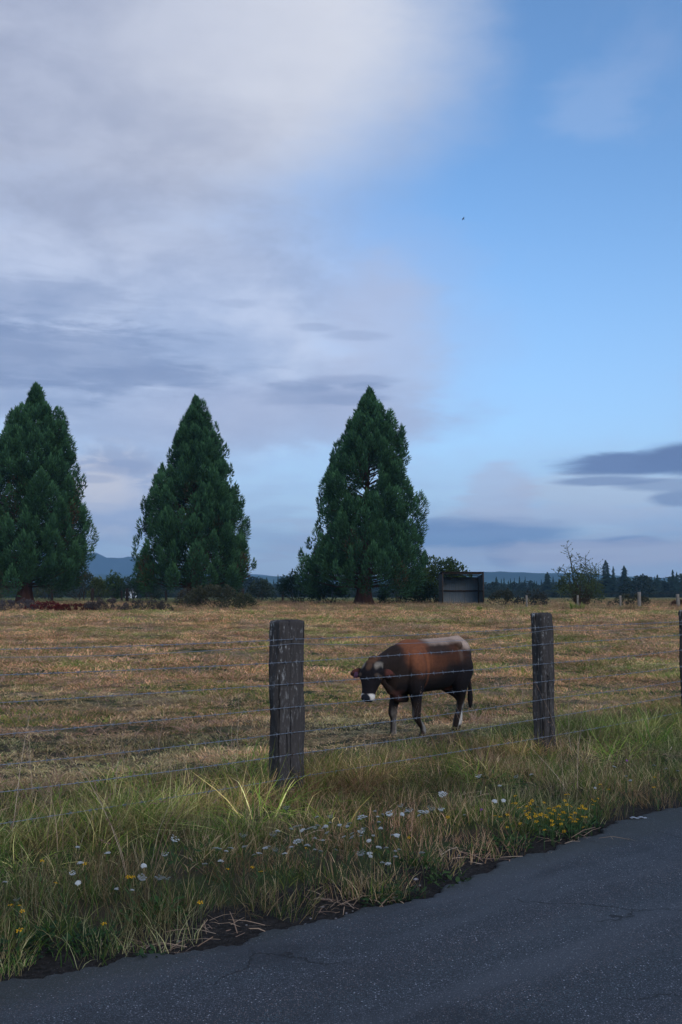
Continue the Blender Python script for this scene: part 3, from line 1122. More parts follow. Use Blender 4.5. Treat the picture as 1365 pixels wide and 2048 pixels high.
put(((np.hypot(x + .69, y - .06) < .06) & (z < .50) & (z > .2) & (y > .01) & (x < -.62)) * 1.0, black)
# head
rel = co - POLL
ht = rel @ ax3; hs = rel @ side; hf = rel @ front
head = (x > .84) & (ht < .5) & (hf > -.12) & (ht > -.12) & (np.abs(hs) < .14)
put(head * 1.0, black * 1.05)
put(head * sst(ht + nzc * .01, .035, .0) * sst(np.abs(hs), .07, .04), np.array((.09, .045, .025)))
put(head * sst(np.hypot((ht - .035) / .05, (np.abs(hs) - .078) / .026) + nzc * 1.1, 1.4, .5) * (hf > -.06) * .75, (.27, .23, .18))
put(head * sst(np.hypot((ht - .055) / .045, (hs) / .035) + nzc * .2, 1.3, .6) * (hf > .0) * .6, (.13, .07, .04))
put(head * sst(ht + .25 * np.abs(hs), .334, .344) * 1.0, white * 1.05)
put(head * sst(np.hypot((ht - .372) / .040, (hs + .012) / .056), 1.1, .9) * (hf > -.005), (.018, .020, .026))
put(head * sst(ht, .380, .390), (.018, .020, .026))
put(head * sst(np.hypot((ht - .14) / .022, (np.abs(hs) - .098) / .03), 1.1, .8) * .6, (.10, .07, .05))
earm = (x > .80) & (np.abs(hs) > .118) & (ht < .14) & (ht > -.05)
put(earm * 1.0, (.045, .020, .014))
put(earm * (hf > -.012) * sst(np.abs(hs), .14, .17) * sst(np.abs(hs), .245, .225), (.12, .042, .032))
put(earm * sst(np.abs(hs), .15, .125), black * 1.3)
hair = 1 + n3(150, 4) * .10 + n3(90, 9) * .08
cc = np.clip(cc * hair[:, None], 0, 1)
a = me.attributes.get('col')
if a: me.attributes.remove(a)
a = me.attributes.new('col', 'FLOAT_COLOR', 'POINT')
c4 = np.ones((nv, 4), np.float32); c4[:, :3] = cc
a.data.foreach_set('color', c4.ravel())
M_coat = material('short_cow_coat', lambda: {'c': mix(1.0, attr('col'), mix(noise(mapping(texco(), (.5, 1, .35)), 70, 4, .75), (.55, .55, .58), (1.5, 1.42, 1.35)), 'MULTIPLY'), 'bump': noise(mapping(texco(), (1, 1, .4)), 220, 3, .7), 'bs': .5, 'bd': .002}, .85, .12)
me.materials.clear(); me.materials.append(M_coat)
H_ = np.array((-.68, -.73)); H_ /= np.linalg.norm(H_)
cow_o = Vector((.915, 10.62, 0)); cow_o.z = -.080
cow = empty('cow', cow_o, math.atan2(H_[1], H_[0]))
cow.scale = (.975, .975, .975)
tag(cow, 'young brown and black cow with a pale rump standing behind the wire fence', 'cow')
link('body', me, cow)
M_eye = material('wet_eye', lambda: (.012, .008, .007), .12, .6)
for s_ in (-1, 1):
    c = POLL + ax3 * .145 + side * s_ * .098 + front * .062
    Vv, Qq, Tt = loft([(c + front * math.sin(t) * .016, side, ax3, .016 * math.cos(t), .016 * math.cos(t), 2.0) for t in np.linspace(-1.5, 1.5, 9)], 12)
    m = MB(); m.add(Vv, Qq, Tt); m.build('eye', M_eye, cow, smooth_=True)
# ear tag
b = POLL + ax3 * .10 - side * .165 + front * .012
M_tag = material('ear_tag_plastic', lambda: (.085, .022, .045), .5, .4)
Vt = []
for t_ in (-.0015, .0015):
    for u, v in ((-.016, .0), (.016, .0), (.024, .03), (.024, .062), (-.024, .062), (-.024, .03)):
        Vt.append(b + side * u + ax3 * v + front * (t_ + .004))
m = MB(); m.add(Vt, [(0, 1, 2, 5), (5, 2, 3, 4), (7, 6, 11, 8), (8, 11, 10, 9), (0, 6, 7, 1), (1, 7, 8, 2), (2, 8, 9, 3), (3, 9, 10, 4), (4, 10, 11, 5), (5, 11, 6, 0)])
m.build('ear_tag', M_tag, cow)

# ------------------------------------------------------------------ scattered ground cover
def scatter(name, variants, P, rot, scl, pick, tint, mat_):
    """one object that carries its own clump shapes and places them at many points"""
    V, Fq, Ft, C_, vid = [], [], [], [], []
    n = 0
    for k, (v, fs, c) in enumerate(variants):
        V.append(v); C_.append(c); vid.append(np.full(len(v), k + 1))
        for f in fs:
            (Fq if f.shape[1] == 4 else Ft).append(f + n)
        n += len(v)
    nG = n
    V.append(P); C_.append(np.ones((len(P), 3))); vid.append(np.zeros(len(P)))
    V = np.concatenate(V); vid = np.concatenate(vid).astype(np.int32)
    F = []
    if Fq: F.append(np.concatenate(Fq))
    if Ft: F.append(np.concatenate(Ft))
    me = mesh_np(name, V, F, mat_, np.concatenate(C_))
    N = len(V)
    a = me.attributes.new('vid', 'INT', 'POINT'); a.data.foreach_set('value', vid)
    a = me.attributes.new('pick', 'INT', 'POINT'); a.data.foreach_set('value', np.concatenate([np.zeros(nG), pick]).astype(np.int32))
    a = me.attributes.new('rot', 'FLOAT_VECTOR', 'POINT'); a.data.foreach_set('vector', np.concatenate([np.zeros((nG, 3)), rot]).astype(np.float32).ravel())
    a = me.attributes.new('scl', 'FLOAT_VECTOR', 'POINT'); a.data.foreach_set('vector', np.concatenate([np.ones((nG, 3)), scl]).astype(np.float32).ravel())
    a = me.attributes.new('tint', 'FLOAT_COLOR', 'POINT')
    t4 = np.ones((N, 4), np.float32); t4[nG:, :3] = tint
    a.data.foreach_set('color', t4.ravel())
    o = link(name, me)
    g = bpy.data.node_groups.new(name + '_nodes', 'GeometryNodeTree')
    g.interface.new_socket('Geometry', in_out='INPUT', socket_type='NodeSocketGeometry')
    g.interface.new_socket('Geometry', in_out='OUTPUT', socket_type='NodeSocketGeometry')
    nd, lk = g.nodes, g.links
    gi = nd.new('NodeGroupInput'); go = nd.new('NodeGroupOutput')

    def na(nm, ty):
        x_ = nd.new('GeometryNodeInputNamedAttribute'); x_.data_type = ty; x_.inputs['Name'].default_value = nm
        return x_.outputs['Attribute']
    vida = na('vid', 'INT')

    def sep(src, k):
        c = nd.new('FunctionNodeCompare'); c.data_type = 'INT'; c.operation = 'EQUAL'
        ins = [s for s in c.inputs if s.type == 'INT']
        lk.new(vida, ins[0]); ins[1].default_value = k
        s = nd.new('GeometryNodeSeparateGeometry'); s.domain = 'POINT'
        lk.new(src, s.inputs['Geometry']); lk.new(c.outputs[0], s.inputs['Selection'])
        return s.outputs['Selection']
    g2i = nd.new('GeometryNodeGeometryToInstance')
    for k in range(len(variants)):
        lk.new(sep(gi.outputs[0], k + 1), g2i.inputs[0])
    iop = nd.new('GeometryNodeInstanceOnPoints')
    lk.new(sep(gi.outputs[0], 0), iop.inputs['Points'])
    lk.new(g2i.outputs[0], iop.inputs['Instance'])
    iop.inputs['Pick Instance'].default_value = True
    lk.new(na('pick', 'INT'), iop.inputs['Instance Index'])
    e2r = nd.new('FunctionNodeEulerToRotation')
    lk.new(na('rot', 'FLOAT_VECTOR'), e2r.inputs[0])
    lk.new(e2r.outputs[0], iop.inputs['Rotation'])
    lk.new(na('scl', 'FLOAT_VECTOR'), iop.inputs['Scale'])
    lk.new(iop.outputs[0], go.inputs[0])
    m = o.modifiers.new('scatter', 'NODES'); m.node_group = g
    return tag(o, kind='stuff')


G_ = np.array([(.085, .135, .030), (.060, .105, .024), (.14, .18, .045), (.19, .20, .055)])       # greens
T_ = np.array([(.49, .33, .215), (.39, .25, .16), (.31, .195, .135), (.55, .40, .28), (.27, .165, .11)])      # straw


def blades(seed, n, L, spread, width, lay, dry, lift=.6, segs=3, heads=0.0, gscale=1.0):
    """n arcing blades. lay: 0 upright .. 1 flattened; dry: share of straw-coloured ones"""
    r = np.random.default_rng(seed)
    rad = spread * np.sqrt(r.uniform(0, 1, n)); an = r.uniform(0, 2 * np.pi, n)
    base = np.column_stack([rad * np.cos(an), rad * np.sin(an), np.full(n, -.01)])
    ln = r.uniform(L[0], L[1], n) * (1 - .25 * (rad / spread))
    dirn = an + r.normal(0, 1.3, n)
    tilt = np.clip(r.normal(lay, .22, n), .02, 1.3)          # radians-ish lean at the root
    bend = r.uniform(.3, 1.5, n) * (.4 + lay)
    K = segs + 1
    P = np.zeros((n, K, 3)); P[:, 0] = base
    for k in range(1, K):
        a = tilt + bend * (k - .5) / segs
        a = np.minimum(a, 1.75)
        st = ln / segs
        P[:, k, 0] = P[:, k - 1, 0] + np.sin(a) * np.cos(dirn) * st
        P[:, k, 1] = P[:, k - 1, 1] + np.sin(a) * np.sin(dirn) * st
        P[:, k, 2] = np.maximum(P[:, k - 1, 2] + np.cos(a) * st, .004 + .01 * r.uniform(0, 1, n))
        dirn = dirn + r.normal(0, .12, n)
    tw = r.uniform(0, np.pi, n)
    sd = np.stack([np.cos(tw), np.sin(tw), np.zeros(n)], 1)
    w = r.uniform(width[0], width[1], n)
    ws = np.interp(np.arange(K) / segs, [0, .35, .8, 1], [.8, 1, .55, .12])
    A = P - sd[:, None] * (w[:, None] * ws[None])[..., None] / 2
    B = P + sd[:, None] * (w[:, None] * ws[None])[..., None] / 2
    V = np.stack([A, B], 2).reshape(n, K * 2, 3)
    i0 = (np.arange(n) * K * 2)[:, None, None]
    k2 = (np.arange(segs) * 2)[None, :, None]
    Q = (i0 + k2 + np.array([0, 1, 3, 2])[None, None]).reshape(-1, 4)
    isdry = r.uniform(0, 1, n) < dry
    c = np.where(isdry[:, None], T_[r.integers(0, len(T_), n)], G_[r.integers(0, len(G_), n)] * gscale) * r.uniform(.75, 1.2, (n, 1))
    hgt = np.arange(K) / segs
    cb = np.broadcast_to(c[:, None, None, :], (n, K, 2, 3)).reshape(-1, 3)
    Vv = V.reshape(-1, 3)
    F = [Q]
    if heads:
        # seed heads: small pointed spikelets along the top of dry stalks
        hv, hq, hc = [], [], []
        base_n = len(Vv); cnt = 0
        for q in np.where(isdry & (r.uniform(0, 1, n) < heads))[0]:
            tip = P[q, -1]; dv = P[q, -1] - P[q, -2]; dv /= np.linalg.norm(dv) + 1e-6
            for m in range(7):
                o_ = tip - dv * .012 * m
                s_ = r.normal(0, 1, 3); s_ -= dv * s_.dot(dv); s_ /= np.linalg.norm(s_) + 1e-6
                a1 = o_ + s_ * .004; a2 = o_ + s_ * .010 + dv * .016; a3 = o_ + dv * .006 - s_ * .001
                s2 = np.cross(s_, dv) * .003
                hv += [o_, a1 + s2, a2, a1 - s2]; hq.append([base_n + cnt, base_n + cnt + 1, base_n + cnt + 2, base_n + cnt + 3]); cnt += 4
                hc += [T_[2] * .9] * 4
        if cnt:
            Vv = np.concatenate([Vv, hv]); cb = np.concatenate([cb, hc]); F.append(np.array(hq))
    return Vv, F, cb


def leafy(seed, n, R0, L, colr, lobes=False):
    """low rosette or sprawl of small broad leaves"""
    r = np.random.default_rng(seed)
    V, Q, C_ = [], [], []
    for q in range(n):
        an = r.uniform(0, 6.28); rad = R0 * math.sqrt(r.uniform(0, 1))
        b = np.array((rad * math.cos(an), rad * math.sin(an), r.uniform(.0, .07) * (1 - rad / R0 * .6)))
        d = an + r.normal(0, .8); l = r.uniform(*L); w = l * r.uniform(.35, .55)
        el_ = r.uniform(-.1, .9)
        f = np.array((math.cos(d) * math.cos(el_), math.sin(d) * math.cos(el_), math.sin(el_)))
        s = np.array((-math.sin(d), math.cos(d), r.normal(0, .2)))
        up = np.cross(f, s)
        pts = [b, b + f * l * .35 + s * w * .5 - up * .0, b + f * l * .4 + up * l * .08, b + f * l * .35 - s * w * .5, b + f * l * .78 + s * w * .36 - up * l * .05, b + f * l * .8 + up * l * .03, b + f * l * .78 - s * w * .36 - up * l * .05, b + f * l - up * l * .12]
        k = len(V)
        V += pts
        Q += [(k, k + 1, k + 2, k), (k, k + 2, k + 3, k)][:0]
        Q += [(k + 0, k + 1, k + 4, k + 2), (k + 0, k + 2, k + 6, k + 3), (k + 2, k + 4, k + 7, k + 5), (k + 2, k + 5, k + 7, k + 6)]
        cc_ = np.array(colr) * r.uniform(.6, 1.35)
        C_ += [cc_] * 8
    return np.array(V), [np.array(Q)], np.array(C_)


def points(n, x0, x1, y0, y1, keep):
    x = rng.uniform(x0, x1, n); y = rng.uniform(y0, y1, n)
    k = rng.uniform(0, 1, n) < keep(x, y)
    return x[k], y[k]


def place(name, variants, x, y, smin, smax, tint, tiltj=.12, mat_=None, zs=1.0, sink=0.0):
    n = len(x)
    P = np.column_stack([x, y, gz(x, y) - sink])
    rot = np.column_stack([rng.normal(0, tiltj, n), rng.normal(0, tiltj, n), rng.uniform(0, 6.28, n)])
    s = rng.uniform(smin, smax, n)
    scl = np.column_stack([s, s, s * zs * rng.uniform(.8, 1.2, n)])
    return scatter(name, variants, P, rot, scl, rng.integers(0, len(variants), n), tint, mat_ or M_blade)


def in_view(x, y, margin=1.35, extra=1.0):
    return np.abs(x) < (y * .345 * margin + extra)


# the large patches of greener and drier growth, shared by everything that grows there
def greenness(x, y):
    n = vn(x, y, .75, 2) * .6 + vn(x, y, 1.9, 7) * .45 + vn(x * .5, y, .35, 4) * .4
    return n


def tint_for(x, y, dryb=0.0):
    g = greenness(x, y) - dryb
    t = np.clip(.5 + g * .9, 0, 1)[:, None]
    c = (1 - t) * np.array((1.10, .92, .80)) + t * np.array((.80, 1.08, .75))
    hol = .5 + .5 * vn(x, y, 1.15, 21) + .35 * vn(x, y, 3.1, 5)
    return c * rng.uniform(.70, 1.2, (len(x), 1)) * (.58 + .75 * np.clip(hol, 0, 1))[:, None]


# verge: thin upright grasses and herbs next to the road
s_lo = [blades(10 + k, 80, (.06, .19), .15, (.0018, .0036), .30, (.25, .5, .75)[k % 3], gscale=.8) for k in range(3)] + [blades(15, 60, (.05, .14), .16, (.003, .006), .35, .15, gscale=.8)]
_v, _f, _c = blades(16, 46, (.10, .26), .15, (.0014, .0024), .18, 1.0, segs=3)
s_lo.append((_v, _f, _c * np.array((.50, .44, .42))))
def margin(s):
    """width of the bare strip between asphalt and grass along the road"""
    return edge_off(s) + np.interp(s, [-4, .2, .55, .8, 1.2, 1.6, 1.85, 2.2, 2.7, 3.3, 4.0, 4.8, 9], [.03, .04, .02, .14, .28, .27, .06, .19, .18, .11, .04, -.01, .0])
def kv(x, y):
    s, d = road_d(x, y); off = edge_off(s)
    m = d - margin(s) - .07 * vn(x, y, 2.3, 9) - .07 * vn(x, y, 6, 1)
    return np.clip(m * 7, 0, 1) * (d < 3.2) * in_view(x, y)
x, y = points(12500, -7, 12, 3.0, 17, kv)
s_, d_ = road_d(x, y)
t = tint_for(x, y, -.25) * 1.2
place('verge_grass', s_lo, x, y, .7, 1.25, t, .15)

# long grass lying over, between the fence and the herbs
s_long = [blades(20 + k, 60, (.26, .60), .12, (.003, .0065), (1.0, 1.15, .75, 1.1)[k], (.25, .45, .15, .65)[k], segs=5) for k in range(4)]
def kl(x, y):
    s, d = road_d(x, y)
    return np.clip((d - 1.15 + .3 * vn(x, y, 1.7, 3)) * 2.2, 0, 1) * np.clip((3.6 - d) * 1.5, 0, 1) * np.clip((np.hypot((x - .75) * .8, (y - 9.9) * .8) - .55) * 2, 0, 1) * (.45 + .55 * np.clip(.5 + vn(x, y, 1.3, 6), 0, 1)) * in_view(x, y)
x, y = points(3400, -8, 12, 4.0, 18, kl)
place('long_grass', s_long, x, y, .75, 1.2, tint_for(x, y, -.25) * np.array((1.85, 1.95, 1.35)), .15)

# an ungrazed strip along the wires, hiding the lowest strand
def kfl(x, y):
    q = (x - P1[0]) * FN[0] + (y - P1[1]) * FN[1]
    return np.exp(-((q - .05) / .22) ** 2) * (.35 + .65 * (vn(x, y, 1.5, 17) > -.2)) * in_view(x, y) * (np.hypot(x - .6, y - 8.2) > .5)
x, y = points(9000, -6, 8, 3.5, 15, kfl)
x, y = x[:420], y[:420]
place('fence_line_grass', [blades(25 + k, 60, (.22, .48), .13, (.0028, .0055), (.45, .6)[k], (.45, .7)[k], segs=4) for k in range(2)], x, y, .6, 1.0, tint_for(x, y, -.2) * np.array((1.5, 1.6, 1.2)), .1)

# rough tussocks and flattened straw in the pasture
s_tus = [blades(46 + k, 130, (.16, .38), .20, (.004, .007), (1.0, 1.2, .9)[k], (.95, 1.0, .55)[k], segs=4) for k in range(3)]
def ktu(x, y):
    s, d = road_d(x, y)
    pat = np.clip((vn(x, y, .9, 33) + .6 * vn(x, y, 2.7, 41) - .12) * 4, 0, 1)
    return pat * np.clip((d - 3.0) * 2, 0, 1) * np.clip((np.hypot(x - .8, (y - 10.0) * .8) - 1.2) * 2, 0, 1) * in_view(x, y)
x, y = points(16000, -20, 22, 7, 45, ktu)
pk_ = np.where((y < 13) & (rng.uniform(0, 1, len(x)) < .5), 2, rng.integers(0, 2, len(x)))
n = len(x); s = rng.uniform(.6, 1.1, n) * np.clip(.75 + (y - 8) / 40, .7, 1.5)
scatter('tussock_grass', s_tus, np.column_stack([x, y, gz(x, y) - .01]), np.column_stack([rng.normal(0, .12, n), rng.normal(0, .12, n), rng.uniform(0, 6.28, n)]), np.column_stack([s, s, s * rng.uniform(.6, 1.0, n)]), pk_,
        np.array((1.35, 1.18, 1.16)) * rng.uniform(.75, 1.15, (n, 1)), M_blade)

# tall straw stalks standing above it
s_stalk = [blades(30 + k, 9, (.40, .85), .10, (.0026, .0038), .25, .95, segs=6, heads=.9) for k in range(4)]
def ks(x, y):
    s, d = road_d(x, y)
    return np.clip((d - .5) * .8, 0, .3 + .7 * (d > 1.6)) * (d < 5.2) * (.25 + .75 * (vn(x, y, 1.1, 8) > .1)) * in_view(x, y)
x, y = points(520, -7, 12, 4.2, 15, ks)
place('dry_stalks', s_stalk, x, y, .7, 1.1, np.ones((len(x), 3)) * rng.uniform(.8, 1.15, (len(x), 1)), .1)

# grazed field: short tufts, mostly straw, thick with distance
s_fld = [blades(40 + k, 130, (.035, .12), .24, (.004, .008), (.9, 1.05, .7, 1.0)[k], (.6, .9, .3, .98)[k]) for k in range(4)]
def pick_field(x, y):
    g = greenness(x, y) + rng.normal(0, .22, len(x)) - np.clip((y - 13.0) / 4.5, -.6, 1.0)
    return np.where(g > .25, 2, np.where(g > -.25, 0, np.where(g > -.75, 1, 3)))
def kf(x, y):
    s, d = road_d(x, y)
    return np.clip((d - 2.6) * 1.2, 0, 1) * in_view(x, y)
def field_scatter(name, n, x0, x1, y0, y1, smin, smax, zs):
    x, y = points(n, x0, x1, y0, y1, kf)
    m = len(x)
    pk = pick_field(x, y)
    P = np.column_stack([x, y, gz(x, y) - .01])
    rot = np.column_stack([rng.normal(0, .1, m), rng.normal(0, .1, m), rng.uniform(0, 6.28, m)])
    s = rng.uniform(smin, smax, m)
    hum = np.clip(.9 + .5 * vn(x, y, 1.4, 12), .5, 1.5)
    hum = hum * np.clip(.22 + .78 * (np.hypot(x - .8, (y - 10.0) * .8) - .7) / 1.1, .22, 1)      # trodden short round the cow
    scatter(name, s_fld, P, rot, np.column_stack([s, s, s * zs * hum]), pk, tint_for(x, y, -.1 + np.clip((y - 11) / 7, -.2, .75)) * (1.25 + .55 * np.clip((y - 11) / 8, 0, 1))[:, None] * np.array((1.25, 1.16, 1.08)), M_blade)
field_scatter('pasture_grass', 8500, -9, 12, 6, 19, .7, 1.3, .95)
field_scatter('field_grass', 15000, -19, 22, 18, 42, 1.1, 2.0, .85)
field_scatter('far_grass', 16000, -42, 42, 40, 95, 2.0, 3.4, .80)

# tan uncut grass before the trees
def kt(x, y): return in_view(x, y) * np.clip(.6 + .6 * vn(x, y, .25, 4), 0, 1)
s_tall = [blades(50 + k, 60, (.20, .5), .3, (.006, .012), .3, (.8, .95, .6)[k], segs=3) for k in range(3)]
x, y = points(3800, -34, 36, 60, 92, kt)
place('rough_grass', s_tall, x, y, .7, 1.25, tint_for(x, y, .3) * .95, .1)
def kt2(x, y): return in_view(x, y, 1.2, 2) * np.clip((y - 92) / 10, 0, 1)
x, y = points(4500, -70, 70, 92, 190, kt2)
tt = (np.array((.55, .75, .45))[None] * rng.uniform(.8, 1.3, (len(x), 1))) * np.where(x[:, None] > 8, np.array((1.5, 1.15, 1.2)), 1.0)
place('meadow_grass', s_tall, x, y, 1.0, 2.2, tt, .1, zs=.6)

# low leafy weeds on the margin of the road
s_leaf = [leafy(60, 46, .13, (.022, .05), (.038, .085, .022)), leafy(61, 60, .16, (.012, .028), (.030, .070, .020)), leafy(62, 34, .12, (.02, .045), (.055, .10, .03))]
def kw(x, y):
    s, d = road_d(x, y)
    m = np.exp(-((d - margin(s) + .02) / .13) ** 2) * ((vn(x, y, 1.6, 15) > .0) | (s < .75)) + .16 * (d > .6) * (d < 2.2)
    return m * in_view(x, y)
x, y = points(1500, -6, 11, 3, 14, kw)
place('low_weeds', s_leaf, x, y, .6, 1.3, np.ones((len(x), 3)) * rng.uniform(.7, 1.2, (len(x), 1)), .15)

# straw litter lying at the foot of the verge and on the matted grass
def straw(seed):
    r = np.random.default_rng(seed); n = 26
    V, Q, C_ = [], [], []
    for q in range(n):
        p = np.array((*r.normal(0, .09, 2), r.uniform(.004, .03))); a = r.uniform(0, 6.28); l = r.uniform(.03, .17); w = r.uniform(.0012, .0028)
        d = np.array((math.cos(a), math.sin(a), r.normal(0, .12))); s = np.array((-d[1], d[0], r.normal(0, .3)))
        k = len(V); mid = p + d * l / 2 + np.array((0, 0, r.uniform(0, .01)))
        V += [p - s * w, p + s * w, mid + s * w, mid - s * w, p + d * l + s * w * .6, p + d * l - s * w * .6]
        Q += [(k, k + 1, k + 2, k + 3), (k + 3, k + 2, k + 4, k + 5)]
        C_ += [T_[r.integers(0, 5)] * r.uniform(.7, 1.2)] * 6
    return np.array(V), [np.array(Q)], np.array(C_)
def kst(x, y):
    s, d = road_d(x, y)
    return (np.exp(-((d - margin(s)) / .12) ** 2) * (s > .3) * (.15 + .55 * (vn(x, y, 2, 20) > 0)) + .25 * (d > .8) * (d < 3.2)) * in_view(x, y)
x, y = points(2200, -6, 11, 3, 14, kst)
place('straw_litter', [straw(70), straw(71), straw(72)], x, y, .7, 1.4, np.ones((len(x), 3)) * rng.uniform(.7, 1.1, (len(x), 1)), .1)

# gravel and grit
def pebble(seed, k=0):
    r = np.random.default_rng(seed)
    bm = bmesh.new(); bmesh.ops.create_icosphere(bm, subdivisions=1, radius=1)
    f = r.uniform(.7, 1.1, 3) * np.array((1, .8, .5))
    V = np.array([v.co for v in bm.verts]) * f * (1 + r.normal(0, .11, (len(bm.verts), 1)))
    F = np.array([[v.index for v in q.verts] for q in bm.faces]); bm.free()
    return V, [F], np.ones((len(V), 3))
def kg(x, y):
    s, d = road_d(x, y); off = edge_off(s)
    return np.exp(-((d - off - .10) / .20) ** 2) * (d > off - .01) * in_view(x, y) * (.3 + .7 * (vn(x, y, 2.2, 30) > -.1))
x, y = points(9000, -5, 11, 3, 14, kg)
gcol = np.array([(.06, .055, .055), (.12, .115, .12), (.20, .19, .20), (.035, .032, .03), (.10, .08, .07)])[rng.integers(0, 5, len(x))] * rng.uniform(.6, 1.2, (len(x), 1))
n = len(x)
sg = .0022 + .0075 * rng.uniform(0, 1, n) ** 3
scatter('gravel', [pebble(80 + k) for k in range(4)], np.column_stack([x, y, gz(x, y) + sg * .2]), rng.uniform(0, 6.28, (n, 3)) * np.array((.1, .1, 1)), np.repeat(sg[:, None], 3, 1), rng.integers(0, 4, n), gcol,
        material('grit', lambda: mix(1.0, attr('col'), attr('tint', 'INSTANCER'), 'MULTIPLY'), .85, .3))

def kr(x, y):
    s, d = road_d(x, y); off = edge_off(s)
    return np.exp(-np.clip(off - d, 0, 9) / .28) * (d < off - .03) * in_view(x, y)
x, y = points(2600, -5, 11, 2.6, 14, kr)
n = len(x); sg = .0018 + .005 * rng.uniform(0, 1, n) ** 4
scatter('loose_grit_gravel', [pebble(80 + k) for k in range(4)], np.column_stack([x, y, np.full(n, .001) + sg * .2]), rng.uniform(0, 6.28, (n, 3)) * np.array((.1, .1, 1)), np.repeat(sg[:, None], 3, 1), rng.integers(0, 4, n),
        np.array([(.05, .05, .05), (.13, .125, .12), (.22, .21, .20)])[rng.integers(0, 3, n)], bpy.data.materials['grit'])

# single stones
M_stone = material('roadside_stone', lambda: {'c': mix(1.0, mix(noise(texco(), 30, 4, .7), (.10, .095, .095), (.30, .29, .29)), attr('col'), 'MULTIPLY'), 'bump': noise(texco(), 60, 4, .7), 'bs': .5, 'bd': .004}, .85, .25)
stones = [(832, 1760, 13, 'pale rounded stone by a dry twig at the foot of the verge', (1.5, 1.45, 1.5)), (791, 1799, 20, 'largest stone, half hidden in green weeds at the asphalt edge', (.8, .85, .8)), (832, 1805, 16, 'flat pale stone lying at the lip of the asphalt', (1.3, 1.35, 1.4)),
          (626, 1852, 13, 'grey stone on dark soil close to the asphalt edge', (1.1, 1.05, 1.1)), (657, 1850, 8, None, (1, 1, 1)), (645, 1815, 8, None, (.9, .9, .9)), (693, 1828, 8, None, (.8, .8, .85)), (840, 1772, 7, None, (1, 1, 1)), (611, 1850, 8, None, (.8, .8, .8)),
          (493, 1851, 7, None, (.8, .8, .8)), (357, 1884, 9, None, (1, 1, 1)), (706, 1823, 6, None, (1, 1, 1)), (672, 1838, 7, None, (.9, .85, .85)), (493, 1851, 6, None, (1, 1, 1)), (332, 1903, 6, 'small white chip lying on the lip of the asphalt', (2.2, 2.2, 2.2)),
          (622, 1838, 6, None, (1, .95, .95)), (688, 1845, 6, None, (.8, .8, .8))]
for k, (px, py, w, lb, c) in enumerate(stones):
    p = gpt(px, py); r_ = w / FPX * p.y / 2
    V_, F_, _c = pebble(200 + k)
    bm = bmesh.new()
    vs = [bm.verts.new(v) for v in V_]
    for f in F_[0]: bm.faces.new([vs[q] for q in f])
    bmesh.ops.subdivide_edges(bm, edges=bm.edges[:], cuts=1, use_grid_fill=True, smooth=.6)
    me_ = bpy.data.meshes.new('stone'); bm.to_mesh(me_); bm.free()
    a = me_.attributes.new('col', 'FLOAT_COLOR', 'POINT'); a.data.foreach_set('color', np.tile(np.array((*c, 1), np.float32), len(me_.vertices)))
    me_.polygons.foreach_set('use_smooth', [True] * len(me_.polygons)); me_.materials.append(M_stone)
    o = link('stone', me_, None, (p.x, p.y, p.z + r_ * .25), (0, 0, k * 1.3)); o.scale = (r_, r_, r_)
    tag(o, lb or 'small grey stone lying loose in the dark grit strip beside the asphalt', 'stone', 'stones beside the road')


# ------------------------------------------------------------------ wild flowers
M_petal = leaf_mat('petal', transl=.2, rough=.7)


def stem_mesh(h, seed, leaves=4, colr=(.055, .085, .030)):
    r = np.random.default_rng(seed)
    m = MB()
    lx, ly = r.normal(0, .12, 2)
    P = [(lx * h * t * t, ly * h * t * t, h * t) for t in np.linspace(-.08, 1, 6)]
    m.tube(P, [.0022, .002, .0018, .0016, .0015, .0013], 4, col=colr, cap=False)
    for q in range(leaves):
        t = r.uniform(.1, .7); a = r.uniform(0, 6.28); l = r.uniform(.03, .06)
        b = np.array((lx * h * t * t, ly * h * t * t, h * t)); d = np.array((math.cos(a), math.sin(a), r.uniform(.2, .9)))
        s = np.array((-d[1], d[0], 0)) * .003
        m.add([b - s * .4, b + d * l * .5 - s, b + d * l * .5 + s, b + s * .4, b + d * l], [(0, 1, 2, 3)], [(1, 4, 2)], np.array(colr) * r.uniform(.8, 1.3))
    return m, np.array(P[-1])


def umbel(R0, seed, cupped=False, dull=1.0):
    """flat lacy head: rays carrying little posies of white florets"""
    r = np.random.default_rng(seed)
    m, tip = stem_mesh(.24, seed)
    head = MB()
    nr_ = 22
    for q in range(nr_):
        a = q * 2.4; rad = R0 * math.sqrt((q + .5) / nr_) * r.uniform(.9, 1.08)
        zt = .022 + (rad / R0) ** 2 * (.022 if cupped else -.006)
        e = np.array((rad * math.cos(a), rad * math.sin(a), zt + r.normal(0, .0015)))
        head.tube([(0, 0, 0), e * np.array((.6, .6, .75)), e], [.0008, .0007, .0006], 3, col=(.10, .14, .06), cap=False)
        for f in range(7):
            a2 = f * 2.4 + q; r2 = .0062 * math.sqrt(f / 7)
            c = e + np.array((r2 * math.cos(a2), r2 * math.sin(a2), .001 + r.normal(0, .0006)))
            w = r.uniform(.0022, .0034); th = r.uniform(0, 3)
            c_, s_ = math.cos(th) * w, math.sin(th) * w
            head.add([c + (c_, s_, r.normal(0, .0007)), c + (-s_, c_, r.normal(0, .0007)), c + (-c_, -s_, r.normal(0, .0007)), c + (s_, -c_, r.normal(0, .0007))], [(0, 1, 2, 3)], (), np.array((.56, .57, .55)) * dull * r.uniform(.85, 1.1))
    return m, tip, head


